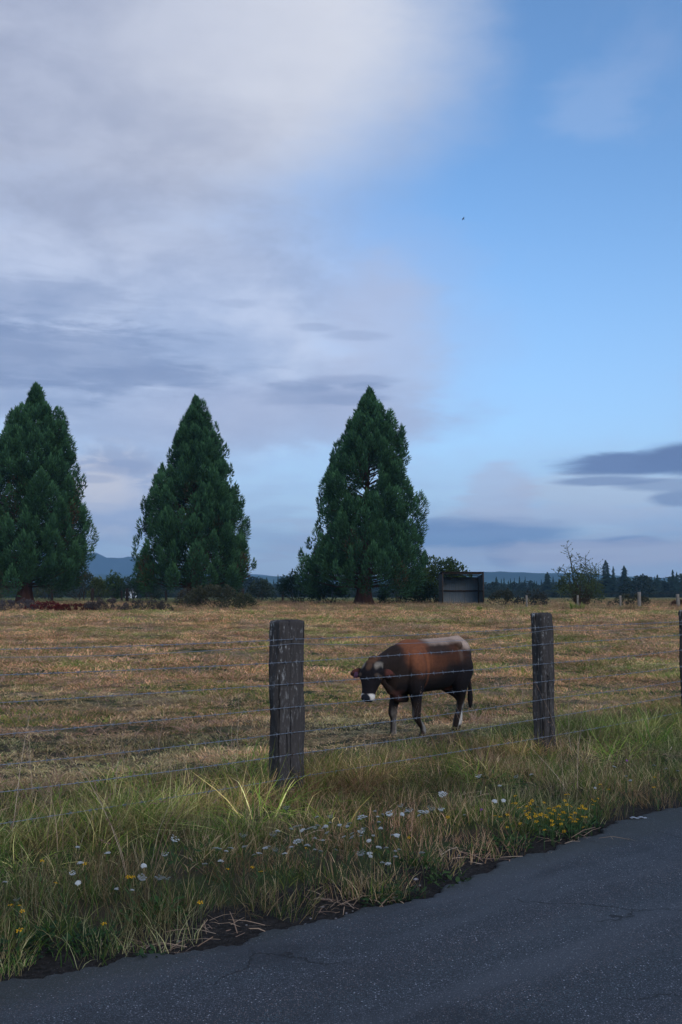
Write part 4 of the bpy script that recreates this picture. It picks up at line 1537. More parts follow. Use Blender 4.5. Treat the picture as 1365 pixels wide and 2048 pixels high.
def pea_cluster(seed, colr):
    """a whorl of small pea-like blossoms"""
    r = np.random.default_rng(seed)
    m, tip = stem_mesh(.13, seed, 6, (.05, .10, .03))
    head = MB()
    for q in range(5):
        a = q * 1.256 + r.uniform(-.2, .2); d = np.array((math.cos(a), math.sin(a), .55)); d /= np.linalg.norm(d)
        s = np.array((-math.sin(a), math.cos(a), 0)); u = np.cross(d, s) * -1
        b = d * .003; c = np.array(colr) * r.uniform(.8, 1.15)
        w = .0055
        head.add([b, b + d * .009 + s * w * .8, b + d * .014 + u * .006, b + d * .009 - s * w * .8, b + d * .013 + s * w + u * .009, b + d * .013 - s * w + u * .009, b + d * .017 + u * .001],
                 [(0, 1, 2, 3), (1, 4, 5, 3), (0, 1, 6, 3)], (), c)
    return m, tip, head


def thistle(seed):
    r = np.random.default_rng(seed)
    m, tip = stem_mesh(.24, seed, 5)
    head = MB()
    for q in range(60):
        v = r.normal(0, 1, 3); v[2] = abs(v[2]) * .8 + .1; v /= np.linalg.norm(v)
        s = np.cross(v, (0, 0, 1.)); s /= np.linalg.norm(s) + 1e-6
        head.add([v * .003 - s * .001, v * .003 + s * .001, v * .013 + s * .0008, v * .013 - s * .0008], [(0, 1, 2, 3)], (), np.array((.42, .12, .45)) * r.uniform(.7, 1.2))
    return m, tip, head


def flower_thing(name, parts, hh):
    m, tip, head = parts
    e = empty(name, (0, 0, 0))
    m.build('stem', M_leaf, e)
    h = head.build('flower_head', M_petal, e)
    h.location = tip
    e['_tip'] = tip[2]
    return e


protos = {}
for kk, rr, cup, dl, sd in (('L', .034, False, 1.0, 1), ('M', .026, True, 1.0, 2), ('S', .017, False, .95, 3), ('D', .028, True, .45, 4), ('s', .013, False, .85, 5)):
    protos[kk] = [flower_thing('lace_flower', umbel(rr, sd * 10 + v, cup, dl), 0) for v in range(2)]
protos['Y'] = [flower_thing('trefoil_flower', pea_cluster(90 + v, (.72, .40, .012)), 0) for v in range(3)]
protos['P'] = [flower_thing('purple_flower', thistle(95), 0)]
used = set()


def plant_flower(kk, px, py, h, label=None):
    p = gpt(px, py, h)
    while h > .05:                  # never rooted in the asphalt
        s_, d_ = road_d(p.x, p.y)
        if d_ > edge_off(s_) + .05: break
        h -= .02
        p = gpt(px, py, h)
    ps = protos[kk]; src = ps[random.randrange(len(ps))]
    if src.name not in used:
        used.add(src.name); e = src
    else:
        e = copy_tree(src)
    k = h / src['_tip']
    sc = 1.0
    e.location = (p.x, p.y, p.z)
    hd_ = [c for c in e.children if c.name.startswith('flower_head')][0]
    st_ = [c for c in e.children if c.name.startswith('stem')][0]
    st_.scale = (k, k, k)
    hd_.location = hd_.location * k if True else hd_.location
    a = random.uniform(0, 6.28)
    e.rotation_euler = (0, 0, a)
    # tip offset turned with the plant: shift the root so that the head stands where it is seen
    tp = Vector(hd_.location); tp.rotate(Matrix.Rotation(a, 3, 'Z'))
    e.location.x -= tp.x; e.location.y -= tp.y
    hd_.rotation_euler = (random.gauss(-.10, .22), random.gauss(0, .22), random.uniform(0, 6))
    hd_.scale = (s := random.uniform(.55, .82) if label is None or kk == 'S' else .74, s, s)
    if kk == 'Y':
        tag(e, label or 'small yellow trefoil blossom on a thin stem in the roadside grass', 'flower', 'yellow trefoil flowers on the verge')
    elif kk == 'P':
        tag(e, label, 'flower', 'purple flowers on the verge')
    else:
        tag(e, label or 'white lacy flower head on a thin stem in the roadside grass', 'flower', 'white lace flowers on the verge')
    return e


W_ = [(574, 1625, 'M'), (662, 1639, 'M'), (596, 1658, 'L'), (582, 1662, 'S'), (632, 1663, 'M'), (622, 1676, 'L'), (597, 1688, 'L'), (551, 1678, 'D'), (656, 1678, 'S'), (700, 1658, 'S'), (726, 1654, 'L'), (725, 1662, 'M'), (722, 1676, 'S'), (706, 1680, 'S'),
      (739, 1685, 'S'), (758, 1648, 'S'), (751, 1627, 's'), (780, 1632, 'M'), (803, 1609, 'M'), (816, 1621, 'M'), (814, 1635, 'S'), (804, 1638, 'S'), (840, 1634, 'S'), (845, 1647, 'L'), (861, 1641, 'D'), (886, 1606, 'L'), (883, 1624, 'M'), (959, 1558, 'M'), (930, 1634, 's'),
      (853, 1630, 's'), (794, 1685, 'S'), (757, 1700, 'S'), (740, 1711, 'S'), (725, 1726, 'D'), (765, 1735, 'S'), (777, 1733, 'S'), (570, 1712, 'S'), (518, 1720, 'S'), (509, 1719, 'S'), (551, 1718, 'D'), (487, 1678, 'M'), (491, 1699, 'S'), (630, 1707, 's'), (615, 1702, 'S'),
      (344, 1676, 'M'), (434, 1715, 'L'), (452, 1706, 'S'), (460, 1702, 'S'), (441, 1733, 'S'), (410, 1739, 'S'), (331, 1709, 'M'), (155, 1703, 'S'), (216, 1711, 'S'), (161, 1737, 'S'), (144, 1752, 'M'), (157, 1775, 'S'), (281, 1764, 'D'), (288, 1742, 'S'), (319, 1750, 'D'), (335, 1764, 'M'),
      (264, 1784, 's'), (10, 1768, 'S'), (35, 1790, 'D'), (233, 1787, 's'), (1036, 1557, 'M'), (1064, 1561, 'S'), (1000, 1575, 'S'), (989, 1614, 'S'), (1007, 1610, 'S'), (1228, 1542, 'S'), (1191, 1582, 's'), (1334, 1545, 'S'), (1356, 1544, 's'), (1308, 1534, 'S'), (1262, 1567, 's'), (1254, 1559, 's')]

FL = {(886, 1606): 'tall white lace flower rising above its neighbour, left of the yellow patch', (845, 1647): 'round full white lace flower below the tall pair left of the yellow patch', (434, 1715): 'largest white lace flower of the cluster on the left half of the verge',
      (10, 1768): 'white lace flower at the very left picture edge', (596, 1658): 'large white lace flower below the thick post, upper of a stacked pair', (597, 1688): 'large white lace flower below the thick post, lower of a stacked pair',
      (622, 1676): 'white lace flower just right of the stacked pair below the thick post', (551, 1678): 'dull faded lace flower just left of the stacked pair below the thick post', (281, 1764): 'faded lace flower below the twin yellow blossoms on the left verge',
      (959, 1558): 'lone white lace flower high in the long grass between the two posts', (574, 1625): 'white lace flower closest to the foot of the thick post', (1228, 1542): 'small white lace flower just left of the purple thistle',
      (777, 1733): 'right one of two small white flowers closest to the asphalt', (765, 1735): 'left one of two small white flowers closest to the asphalt', (1356, 1544): 'small white flower at the right picture edge', (726, 1654): 'large white lace flower, upper of an overlapping pair in mid verge',
      (725, 1662): 'white lace flower, lower of an overlapping pair in mid verge', (144, 1752): 'white lace flower left of all others except the one at the edge and two dull ones'}
FL.pop((144, 1752))
for px, py, k in W_:
    plant_flower(k, px, py, random.uniform(.20, .30) if py < 1700 else random.uniform(.15, .24), FL.get((px, py)))
for k in range(34):
    plant_flower('s' if k % 3 else 'S', min(860, max(520, random.gauss(700, 100))), random.uniform(1632, 1720), random.uniform(.16, .28))
for k in range(34):
    plant_flower('Y', min(1185, max(1015, random.gauss(1105, 40))), min(1655, max(1600, random.gauss(1628, 18))), random.uniform(.10, .17))
for cx, cy in [(681, 323), (697, 341), (553, 369), (612, 384), (687, 382), (712, 410), (672, 432), (638, 455), (713, 459), (654, 495), (740, 492), (727, 480), (671, 545), (536, 457), (450, 440), (388, 390), (452, 378), (405, 385), (800, 407), (840, 382), (870, 346), (855, 347), (800, 455), (782, 453),
               (600, 452), (266, 468), (1203, 242), (1198, 298), (932, 292), (882, 285), (645, 380), (675, 357), (588, 447), (610, 480), (465, 440), (503, 448), (440, 418), (295, 436), (776, 372), (760, 392), (735, 430)]:
    plant_flower('Y', 900 + cx / 2.935, 1480 + cy / 2.935, random.uniform(.10, .17), {(671, 545): 'lowest yellow blossom of the dense patch, just above the asphalt', (681, 323): 'topmost yellow blossom of the dense patch', (1203, 242): 'upper of two yellow blossoms far right of the dense patch', (1198, 298): 'lower of two yellow blossoms far right of the dense patch', (266, 468): 'yellow blossom left of the patch, just right of the low purple flower'}.get((cx, cy)))
for px, py in [(170, 1736), (257, 1755), (266, 1755), (84, 1733), (112, 1778), (45, 1823), (40, 1852), (208, 1860), (401, 1800), (456, 1732), (22, 1806), (39, 1805), (505, 1735), (521, 1737), (613, 1697), (819, 1684), (896, 1635)]:
    plant_flower('Y', px, py, random.uniform(.08, .15), {(257, 1755): 'left one of the twin yellow blossoms on the left verge', (266, 1755): 'right one of the twin yellow blossoms on the left verge', (208, 1860): 'lone yellow blossom low above the asphalt on the left', (401, 1800): 'lone yellow blossom above the dark soil, left of the thick post', (22, 1806): 'yellow blossom nearest the left picture edge'}.get((px, py)))
plant_flower('P', 1254, 1522, .30, 'purple thistle flower standing alone near the bent grass below the second post')
plant_flower('P', 964, 1638, .20, 'small purple flower low among white ones, left of the yellow patch')
for ps in protos.values():
    for src in ps:
        if src.name not in used:
            for c in list(src.children): bpy.data.objects.remove(c)
            bpy.data.objects.remove(src)

# ------------------------------------------------------------------ the three big conifers
M_bark = material('fibrous_red_bark', lambda: {'c': mix(noise(mapping(texco(), (1, 1, .08)), 9, 5, .7), (.022, .012, .009), (.115, .050, .032)), 'bump': noise(mapping(texco(), (1, 1, .08)), 9, 5, .7), 'bs': 1.0, 'bd': .12}, .95, .1)
M_twig = material('bark', lambda: attr('col'), .9, .1)


def rand_dirs(r, n):
    v = r.normal(0, 1, (n, 3)); return v / np.linalg.norm(v, axis=1)[:, None]


def needles(r, C, O, n, rx, ry, rz, up, ln, wd, c0, c1, brown=0.0):
    """leaf sprays filling lumps. C lump centres, O outward directions, one lump = n sprays"""
    m = len(C)
    d = rand_dirs(r, m * n).reshape(m, n, 3)
    rr = r.uniform(.35, 1.05, (m, n, 1)) ** .6
    loc = d * rr * np.stack([rx, ry, rz], -1)[:, None]
    # lumps taper to a point above: narrow them with height
    tz = np.clip(loc[..., 2:3] / rz[:, None, None], -1, 1)
    loc[..., :2] *= np.where(tz > 0, 1 - .72 * tz, 1 + .0 * tz)
    P = C[:, None] + loc
    D = d * .8 + O[:, None] * .7 + np.array((0, 0, up)) + r.normal(0, .35, d.shape)
    D /= np.linalg.norm(D, axis=2, keepdims=True)
    P = P.reshape(-1, 3); D = D.reshape(-1, 3); N = len(P)
    S_ = np.cross(D, rand_dirs(r, N)); S_ /= np.linalg.norm(S_, axis=1)[:, None] + 1e-9
    L = ln * r.uniform(.6, 1.3, (N, 1)); W = wd * r.uniform(.6, 1.3, (N, 1))
    A = P; B = P + D * L * .45 + S_ * W; E = P + D * L; Cc = P + D * L * .4 - S_ * W
    V = np.stack([A, B, E, Cc], 1).reshape(-1, 3)
    F = np.arange(N * 4).reshape(N, 4)
    lt = r.uniform(0, 1, (m, 1, 1)) * .25 + r.uniform(0, 1, (m, n, 1)) * .25 + rr ** 4 * np.clip(.25 + .55 * tz, 0, .6)  # random tone, plus painted-in shade: dark lump hearts, lighter upward outer tips
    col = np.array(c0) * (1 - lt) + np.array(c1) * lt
    if brown:
        bm_ = (r.uniform(0, 1, (m, 1, 1)) < brown) & (r.uniform(0, 1, (m, n, 1)) < .45)
        col = np.where(bm_, np.array((.10, .052, .025)) * r.uniform(.5, 1.2, (m, n, 1)), col)
    col = np.repeat(col.reshape(-1, 3), 4, 0)
    return V, F, col


def big_conifer(px_base, py_base, py_top, Yd, prof, seed, label, group, lean=0.0, gap=(), notch=()):
    """prof: list of (t, left half-width px, right half-width px) from the ground up"""
    r = np.random.default_rng(seed)
    b = at_depth(px_base, py_base, Yd); base = Vector((b.x, Yd, float(gz(b.x, Yd))))
    pxm = Yd / FPX
    H = (py_base - py_top) * pxm
    e = empty('conifer_tree', base)
    tag(e, label, 'tree', group)
    pt = [p[0] for p in prof]
    def tp(t): return 1 - .28 * min(1, max(0, (t - .74) / .2))
    def Rl(t): return np.interp(t, pt, [p[1] for p in prof]) * pxm * tp(t)
    def Rr(t): return np.interp(t, pt, [p[2] for p in prof]) * pxm * tp(t)
    C, O, SZ = [], [], []
    t = .125
    while t < .955:
        R_ = float(Rl(t) + Rr(t)) / 2
        nl = max(3, int(2 * math.pi * R_ / 1.5))
        ph = r.uniform(0, 6.28)
        for q in range(nl):
            a = ph + q / nl * 2 * math.pi + r.normal(0, .12)
            sx = math.cos(a)
            Ra = float(Rl(t)) if sx < 0 else float(Rr(t))
            Rd = math.hypot(sx * Ra, math.sin(a) * R_)
            k = r.uniform(.66, 1.02) * (1 + .10 * math.sin(a * 3 + t * 14 + seed) + .06 * math.sin(a * 5 - t * 23))
            for (ga, gt, gw, gh) in gap:
                if abs((a - ga + math.pi) % (2 * math.pi) - math.pi) < gw and abs(t - gt) < gh: k = None; break
            if k is None: continue
            if r.uniform() < .10: continue
            s = (.50 + .50 * min(1, R_ / 3.5)) * r.uniform(.7, 1.35)
            rad = max(0.05, k * Rd - s * .45)
            C.append((rad * math.cos(a), rad * math.sin(a), t * H + r.normal(0, .25)))
            O.append((math.cos(a) * .9, math.sin(a) * .9, .25)); SZ.append(s)
        t += .033 + .013 * min(1, R_ / 5)
    # inner lumps, sparse, so that the heart is dark but the sky still glints through
    for q in range(64):
        t = r.uniform(.12, .88); a = r.uniform(0, 6.28); R_ = float(Rl(t) + Rr(t)) / 2
        rad = r.uniform(.25, .55) * R_
        C.append((rad * math.cos(a), rad * math.sin(a), t * H)); O.append((math.cos(a), math.sin(a), .2)); SZ.append(r.uniform(.5, .85))
    # narrow shoots standing proud of the outline
    for q in range(210):
        t = r.uniform(.14, .86); a = r.uniform(0, 6.28); sx = math.cos(a)
        Ra = float(Rl(t)) if sx < 0 else float(Rr(t)); R_ = float(Rl(t) + Rr(t)) / 2
        rad = math.hypot(sx * Ra, math.sin(a) * R_) * r.uniform(.84, 1.02)
        C.append((rad * math.cos(a), rad * math.sin(a), t * H + .3)); O.append((math.cos(a) * .8, math.sin(a) * .8, .9)); SZ.append(r.uniform(.24, .42))
    # pointed leader and its short side shoots
    for q in range(26):
        t = .90 + .10 * q / 25; a = q * 2.4; R_ = float(Rl(t) + Rr(t)) / 2
        C.append((R_ * .45 * math.cos(a), R_ * .45 * math.sin(a), t * H - .2)); O.append((math.cos(a), math.sin(a), .9)); SZ.append(.22 + .38 * (1 - t) * 10 * .9)
    C = np.array(C); O = np.array(O); SZ = np.array(SZ)
    C[:, 0] += lean * C[:, 2] / H
    big = SZ > .45
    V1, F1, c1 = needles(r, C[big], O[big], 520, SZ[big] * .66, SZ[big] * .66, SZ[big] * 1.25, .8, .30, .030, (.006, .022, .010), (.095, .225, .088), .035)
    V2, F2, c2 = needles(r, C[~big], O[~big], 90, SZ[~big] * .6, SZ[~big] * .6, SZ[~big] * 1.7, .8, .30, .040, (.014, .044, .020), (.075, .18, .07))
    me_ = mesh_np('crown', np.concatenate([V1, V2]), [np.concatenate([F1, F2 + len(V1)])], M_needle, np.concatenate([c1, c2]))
    link('crown', me_, e)
    # trunk: flared and fluted
    k = 28; zs = np.concatenate([np.linspace(-.3, 2.5, 12), np.linspace(3.2, H * .97, 26)])
    Vt = []
    for z in zs:
        f = max(0, 1 - z / H)
        rr = .72 * pxm / .0427 * (f ** 1.5) * .85 + .45 * math.exp(-max(0, z + .2) / .55)
        for q in range(k):
            a = q / k * 2 * math.pi
            rq = rr * (1 + .09 * math.sin(a * 7 + .3 * z) * (.4 + math.exp(-max(z, 0) / 1.5)) + .04 * math.sin(a * 13 + z))
            Vt.append((rq * math.cos(a) + lean * z / H, rq * math.sin(a), z))
    n = len(zs)
    i = np.arange(n - 1)[:, None] * k; j = np.arange(k)[None]; j2 = (j + 1) % k
    link('trunk', mesh_np('trunk', Vt, np.stack([i + j, i + j2, i + k + j2, i + k + j], -1).reshape(-1, 4), M_bark, smooth_=True), e)
    # limbs
    lb = MB()
    for q in range(0, len(C), 2):
        c = C[q]; z0 = max(1.4, c[2] - .22 * math.hypot(c[0], c[1]) - .2)
        p0 = np.array((lean * z0 / H, 0, z0)); p1 = p0 * .45 + c * .55 + np.array((0, 0, -.25 if c[2] < H * .4 else .1))
        lb.tube([p0, p1, c], [.07, .045, .012], 4, col=(.055, .032, .022), cap=False)
    o = lb.build('limbs', M_twig, e); o['kind'] = 'stuff'
    return e


big_conifer(49, 1199, 757, 82, [(0, 60, 100), (.05, 100, 112), (.10, 118, 125), (.2, 125, 126), (.38, 120, 120), (.5, 108, 108), (.62, 92, 86), (.70, 78, 76), (.80, 60, 68), (.85, 46, 60), (.90, 36, 32), (.95, 22, 22), (1, 2, 3)], 3,
            'leftmost of the three big dark conifers, its crown cut by the picture edge', 'three large conifers across the field', lean=.6)
big_conifer(388, 1196, 780, 83, [(0, 60, 60), (.05, 105, 105), (.12, 118, 122), (.2, 118, 118), (.3, 114, 110), (.42, 106, 100), (.5, 95, 88), (.60, 70, 78), (.70, 52, 66), (.80, 42, 50), (.88, 34, 36), (.94, 20, 22), (1, 2, 3)], 8,
            'middle one of the three big dark conifers, a gap low on its left', 'three large conifers across the field', gap=((3.1, .28, .5, .05), (4.5, .45, .30, .04)))
big_conifer(728, 1208, 775, 80, [(0, 70, 60), (.03, 118, 100), (.08, 128, 118), (.2, 130, 118), (.27, 122, 112), (.36, 98, 108), (.48, 96, 102), (.56, 86, 84), (.66, 72, 80), (.74, 58, 76), (.83, 46, 64), (.90, 34, 44), (.96, 15, 26), (1, 2, 4)], 15,
            'big conifer beside the grey shelter, with sky glinting through its thin middle', 'three large conifers across the field', lean=.55,
            gap=((4.6, .60, .42, .05), (1.6, .62, .8, .14), (4.9, .52, .25, .045), (4.35, .50, .16, .03), (3.3, .33, .5, .03)))


# ------------------------------------------------------------------ broad-leaved bushes and shrubs
def bush_mesh(seed, w, h, dpt, nl, c0, c1, leaf=.16, twigs=14, dens_=60, wood_=(.06, .045, .03)):
    """crown of leaf faces gathered in clumps on twigs, open at the edges"""
    r = np.random.default_rng(seed)
    C, O = [], []
    for q in range(nl):
        a = r.uniform(0, 6.28); z = h * r.uniform(.12, .95) ** .8
        k = math.sqrt(max(.04, 1 - (z / h) ** 2.2)) * r.uniform(.35, 1.0) ** .5
        C.append((w / 2 * k * math.cos(a), dpt / 2 * k * math.sin(a), z)); O.append((math.cos(a) * .6, math.sin(a) * .6, .5))
    C = np.array(C); s = r.uniform(.6, 1.3, nl) * (min(w, h) * .15 + h * .09)
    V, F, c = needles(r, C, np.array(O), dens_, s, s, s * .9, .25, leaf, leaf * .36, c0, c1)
    tw = MB()
    for q in range(twigs):
        cc_ = C[r.integers(0, nl)]
        b = np.array((r.normal(0, w * .07), r.normal(0, dpt * .07), -.1))
        tw.tube([b, b * .4 + cc_ * .6 + np.array((0, 0, h * .08)), cc_], [.03 * h / 2.5 + .006, .02 * h / 2.5, .006], 4, col=wood_, cap=False)
    return mesh_np('foliage', V, F, M_leaf, c), tw.mesh('stems', M_twig)


def bush(name, px, pyb, pyt, wpx, Yd, seed, c0, c1, label, group=None, leaf=.16, nl=40, dens_=60, cat='bush', dscale=1.0, twigs=14):
    b = at_depth(px, pyb, Yd)
    base = Vector((b.x, Yd, float(gz(b.x, Yd))))
    w = wpx * Yd / FPX; h = base.z * -1 + at_depth(px, pyt, Yd).z
    f, s = bush_mesh(seed, w, h, w * .8 * dscale, nl, c0, c1, leaf, twigs, dens_)
    e = empty(name, base)
    link('foliage', f, e); link('stems', s, e)
    tag(e, label, cat, group)
    return e


dg0, dg1 = (.018, .035, .014), (.060, .100, .030)
bush('bush', 880, 1212, 1124, 120, 86, 101, (.022, .045, .014), (.085, .13, .035), 'broad leafy green bush between the big conifer and the grey shelter', nl=60, leaf=.22, dens_=90)
bush('bush', 838, 1211, 1150, 70, 85, 102, (.018, .04, .015), (.05, .10, .03), 'dark green bush under the right edge of the shelter side conifer', nl=34, leaf=.2)
bush('bush', 600, 1210, 1150, 100, 88, 103, (.010, .026, .014), (.03, .065, .028), 'dark undergrowth bush under the left skirt of the shelter side conifer', nl=46, leaf=.18)
bush('bush', 660, 1210, 1165, 90, 84, 104, (.012, .028, .012), (.035, .07, .028), 'low dark bush left of the reddish trunk beside the shelter side conifer', nl=36, leaf=.16)
bush('bush', 795, 1211, 1168, 80, 85, 119, (.012, .028, .012), (.035, .07, .028), 'low dark bush right of the reddish trunk of the shelter side conifer', nl=36, leaf=.16)
bush('bush', 432, 1222, 1176, 150, 66, 105, (.030, .036, .018), (.09, .085, .045), 'wide olive grey bush in front of the middle conifer', nl=60, leaf=.11, dens_=80)
bush('bush', 375, 1214, 1182, 60, 68, 106, (.035, .035, .022), (.10, .08, .05), 'small brownish bush at the left foot of the middle conifer', nl=26, leaf=.09)
bush('bush', 488, 1222, 1190, 50, 66, 107, (.03, .04, .018), (.085, .095, .04), 'small olive bush right of the wide one before the middle conifer', nl=24, leaf=.09)
# red and grey bramble bank, left
for k, (px, pyt, w_, c0, c1, lb) in enumerate([(90, 1207, 66, (.06, .008, .008), (.22, .030, .022), 'deep red leafed bramble patch, first of the red ones from the left trunk'),
                                              (150, 1211, 70, (.05, .010, .008), (.19, .035, .022), 'deep red leafed bramble patch with orange tips, the longer red one'),
                                              (30, 1203, 90, (.05, .042, .045), (.13, .11, .11), 'grey purple withered bramble heap below the leftmost trunk'),
                                              (215, 1203, 90, (.045, .034, .032), (.12, .09, .08), 'grey brown withered bramble heap right of the red patches'),
                                              (290, 1204, 90, (.045, .036, .030), (.11, .09, .065), 'brown withered bramble heap below the gap between two conifers'),
                                              (-60, 1202, 100, (.05, .042, .045), (.12, .10, .09), 'grey bramble heap at the left picture edge')]):
    bush('bramble', px, 1227, pyt - 2, w_ * 1.25, 60, 110 + k, c0, c1, lb, 'bramble bank along the far side of the pasture', nl=44, leaf=.075, dens_=60, cat='bramble', twigs=30)
# scrub behind the far fence, left
for k, (px, pyt, w_, c0, c1, lb) in enumerate([(-20, 1150, 90, (.04, .045, .02), (.12, .11, .05), 'tall pale olive shrub at the left edge behind the leftmost trunk'),
                                              (95, 1158, 60, (.035, .045, .02), (.10, .11, .045), 'pale olive shrub just right of the leftmost trunk'),
                                              (160, 1148, 90, (.025, .035, .02), (.07, .08, .04), 'wide grey green shrub behind the dark fence posts'),
                                              (197, 1160, 34, (.05, .075, .02), (.14, .16, .045), 'small yellow green shrub in the gap between two conifers'),
                                              (228, 1150, 34, (.03, .06, .02), (.08, .12, .035), 'upright bright green shrub in the gap between two conifers'),
                                              (262, 1158, 60, (.015, .03, .018), (.05, .08, .04), 'dark green shrub at the left skirt of the middle conifer'),
                                              (300, 1162, 60, (.015, .03, .018), (.05, .075, .035), 'dark shrub under the low branches of the middle conifer'),
                                              (455, 1162, 60, (.02, .03, .018), (.06, .07, .04), 'grey green shrub under the right branches of the middle conifer'),
                                              (520, 1166, 60, (.02, .032, .022), (.055, .075, .04), 'dull green shrub in the gap left of the shelter side conifer')]):
    bush('shrub', px, 1196, pyt, w_, 125, 130 + k, c0, c1, lb, 'scrub behind the dark field fence', nl=34, leaf=.24, dens_=50, cat='shrub')
# scrub right of the shelter
for k, (px, pyb, pyt, w_, c0, c1, lb) in enumerate([(1005, 1204, 1183, 60, (.025, .03, .02), (.07, .07, .04), 'low grey scrub just right of the shelter'),
                                                   (1065, 1208, 1184, 66, (.022, .026, .02), (.06, .06, .045), 'low dark grey scrub behind the first pale post'),
                                                   (1265, 1208, 1192, 90, (.03, .034, .02), (.075, .075, .04), 'low dark mound of scrub at the foot of the thick pale post'),
                                                   (1357, 1212, 1202, 30, (.07, .035, .02), (.16, .08, .04), 'small rusty brown clump at the foot of the last pale post')]):
    bush('shrub', px, pyb, pyt, w_, 74, 150 + k, c0, c1, lb, 'scrub right of the shelter', nl=26, leaf=.12, dens_=50, cat='shrub')


def wispy(px, pyb, pyt, wpx, Yd, seed, label):
    """leafy thicket with long bare-topped shoots standing out of it"""
    b = at_depth(px, pyb, Yd); base = Vector((b.x, Yd, float(gz(b.x, Yd))))
    pm = Yd / FPX
    e = empty('willow_thicket', base); tag(e, label, 'bush')
    f, s = bush_mesh(seed, wpx * pm, 70 * pm, wpx * pm * .7, 44, (.034, .052, .022), (.11, .145, .055), .15, 60, 60, (.07, .05, .03))
    link('foliage', f, e); link('stems', s, e)
    r = np.random.default_rng(seed)
    sh = MB(); lv = MB()
    def shoot(x0, P, rad, leaves, side_n):
        P = np.array(P) * pm + np.array((x0 * pm, 0, 0)) if True else P
        P = P[:, [0, 2, 1]] if False else P
        sh.tube(P, np.linspace(rad, rad * .3, len(P)), 4, col=(.05, .055, .03), cap=False)
        for q in range(side_n):
            t = r.uniform(.35, 1) * (len(P) - 1); i = min(int(t), len(P) - 2); p = P[i] + (P[i + 1] - P[i]) * (t - i)
            d = np.array((r.normal(0, 1), r.normal(0, .8), r.uniform(.2, 1.2))); d /= np.linalg.norm(d); l = r.uniform(.3, .85)
            sh.tube([p, p + d * l * .5 + np.array((0, 0, .03)), p + d * l], [.014, .010, .004], 3, col=(.05, .06, .03), cap=False)
            for m in range(leaves):
                c = p + d * l * r.uniform(.2, 1.05); dd = d + r.normal(0, .5, 3); dd /= np.linalg.norm(dd); s_ = np.cross(dd, r.normal(0, 1, 3)); s_ /= np.linalg.norm(s_)
                ll = r.uniform(.10, .20)
                lv.add([c, c + dd * ll * .5 + s_ * ll * .2, c + dd * ll, c + dd * ll * .5 - s_ * ll * .2], [(0, 1, 2, 3)], (), np.array((.04, .065, .025)) * r.uniform(.6, 1.5))
    # x, y(depth), z in photograph pixels above the base
    shoot(0, [(-5, 0, 10), (-10, 2, 50), (-16, 0, 85), (-21, -2, 105), (-24, 0, 122)], .05, 4, 26)
    shoot(0, [(-14, 0, 40), (-24, 0, 62), (-36, 2, 72), (-44, 0, 62)], .035, 7, 10)
    shoot(0, [(-15, 0, 70), (-8, 0, 84), (4, 0, 92)], .025, 6, 6)
    for x_, h_ in ((12, 95), (18, 88), (24, 92), (6, 80), (-30, 74), (32, 80), (-2, 72), (38, 70)):
        shoot(x_, [(0, r.uniform(-8, 8), 30), (r.normal(0, 2), 0, h_ * .7), (r.normal(0, 4), 0, h_)], .03, 2, 16)
    link('shoots', sh.mesh('shoots', M_twig), e)
    link('leaves', lv.mesh('leaves', M_leaf), e)


wispy(1160, 1210, 1088, 96, 78, 171, 'thicket with tall wispy shoots standing in front of the distant treeline')

# yellow green weeds before the thicket
for k, (px, pyb, pyt) in enumerate([(1146, 1218, 1199), (1153, 1218, 1203), (1163, 1217, 1198), (960, 1216, 1206)]):
    b = at_depth(px, pyb, 62); base = on(b.x, 62.0)
    h = (pyb - pyt) * 62 / FPX
    v_, f_, c_ = blades(300 + k, 40, (h * .6, h * 1.1), .14, (.03, .05), .12, .0)
    c_ = c_ * np.array((1.5, 1.5, .9))
    o = link('weed_clump', mesh_np('weed_clump', v_, f_, M_leaf, c_), None, base)
    tag(o, ['leftmost yellow green weed clump in front of the wispy thicket', 'short yellow green weed clump between two taller ones before the thicket', 'right hand tall yellow green weed clump before the wispy thicket', 'yellow green weed clump at the right foot of the grey shelter'][k], 'weed', 'yellow green weeds on the far side of the pasture')

# leafy weed plants on the road margin
for k, (px, py, rr, sd, c, lb) in enumerate([(305, 1838, .16, 401, (.035, .085, .022), 'broad leafed green weed growing out of the verge above the dark soil'), (335, 1815, .10, 402, (.04, .09, .022), 'smaller bright green weed behind the broad leafed one'),
                                           (40, 1905, .15, 403, (.022, .055, .018), 'low dark green weed mat at the lower left corner of the verge'), (120, 1885, .15, 404, (.022, .055, .018), 'dark green weed mat spreading along the lower left asphalt edge'), (190, 1893, .12, 411, (.024, .056, .018), 'right hand end of the dark green weed mats at the lower left'),
                                           (770, 1808, .10, 405, (.030, .070, .022), 'small leafy green weed overhanging the lip of the asphalt'), (805, 1795, .11, 406, (.030, .066, .026), 'grey green weed round the largest stone'), (1022, 1694, .12, 407, (.032, .085, .02), 'green rosette weed left of the yellow flower patch, near the road'),
                                           (1128, 1662, .14, 408, (.022, .060, .018), 'dark leafy plant under the lowest yellow flowers'), (1165, 1655, .12, 409, (.020, .055, .018), 'dark leafy plant right of the lowest yellow flowers'), (302, 1925, .05, 410, (.03, .07, .02), 'tiny weed growing in the asphalt by the crack')]):
    p = gpt(px, py)
    v_, f_, c_ = leafy(sd, int(70 * rr / .12), rr, (.02, .05), c)
    o = link('weed', mesh_np('weed', v_, f_, M_leaf, c_), None, (p.x, p.y, p.z))
    tag(o, lb, 'weed', 'leafy weeds along the road margin')


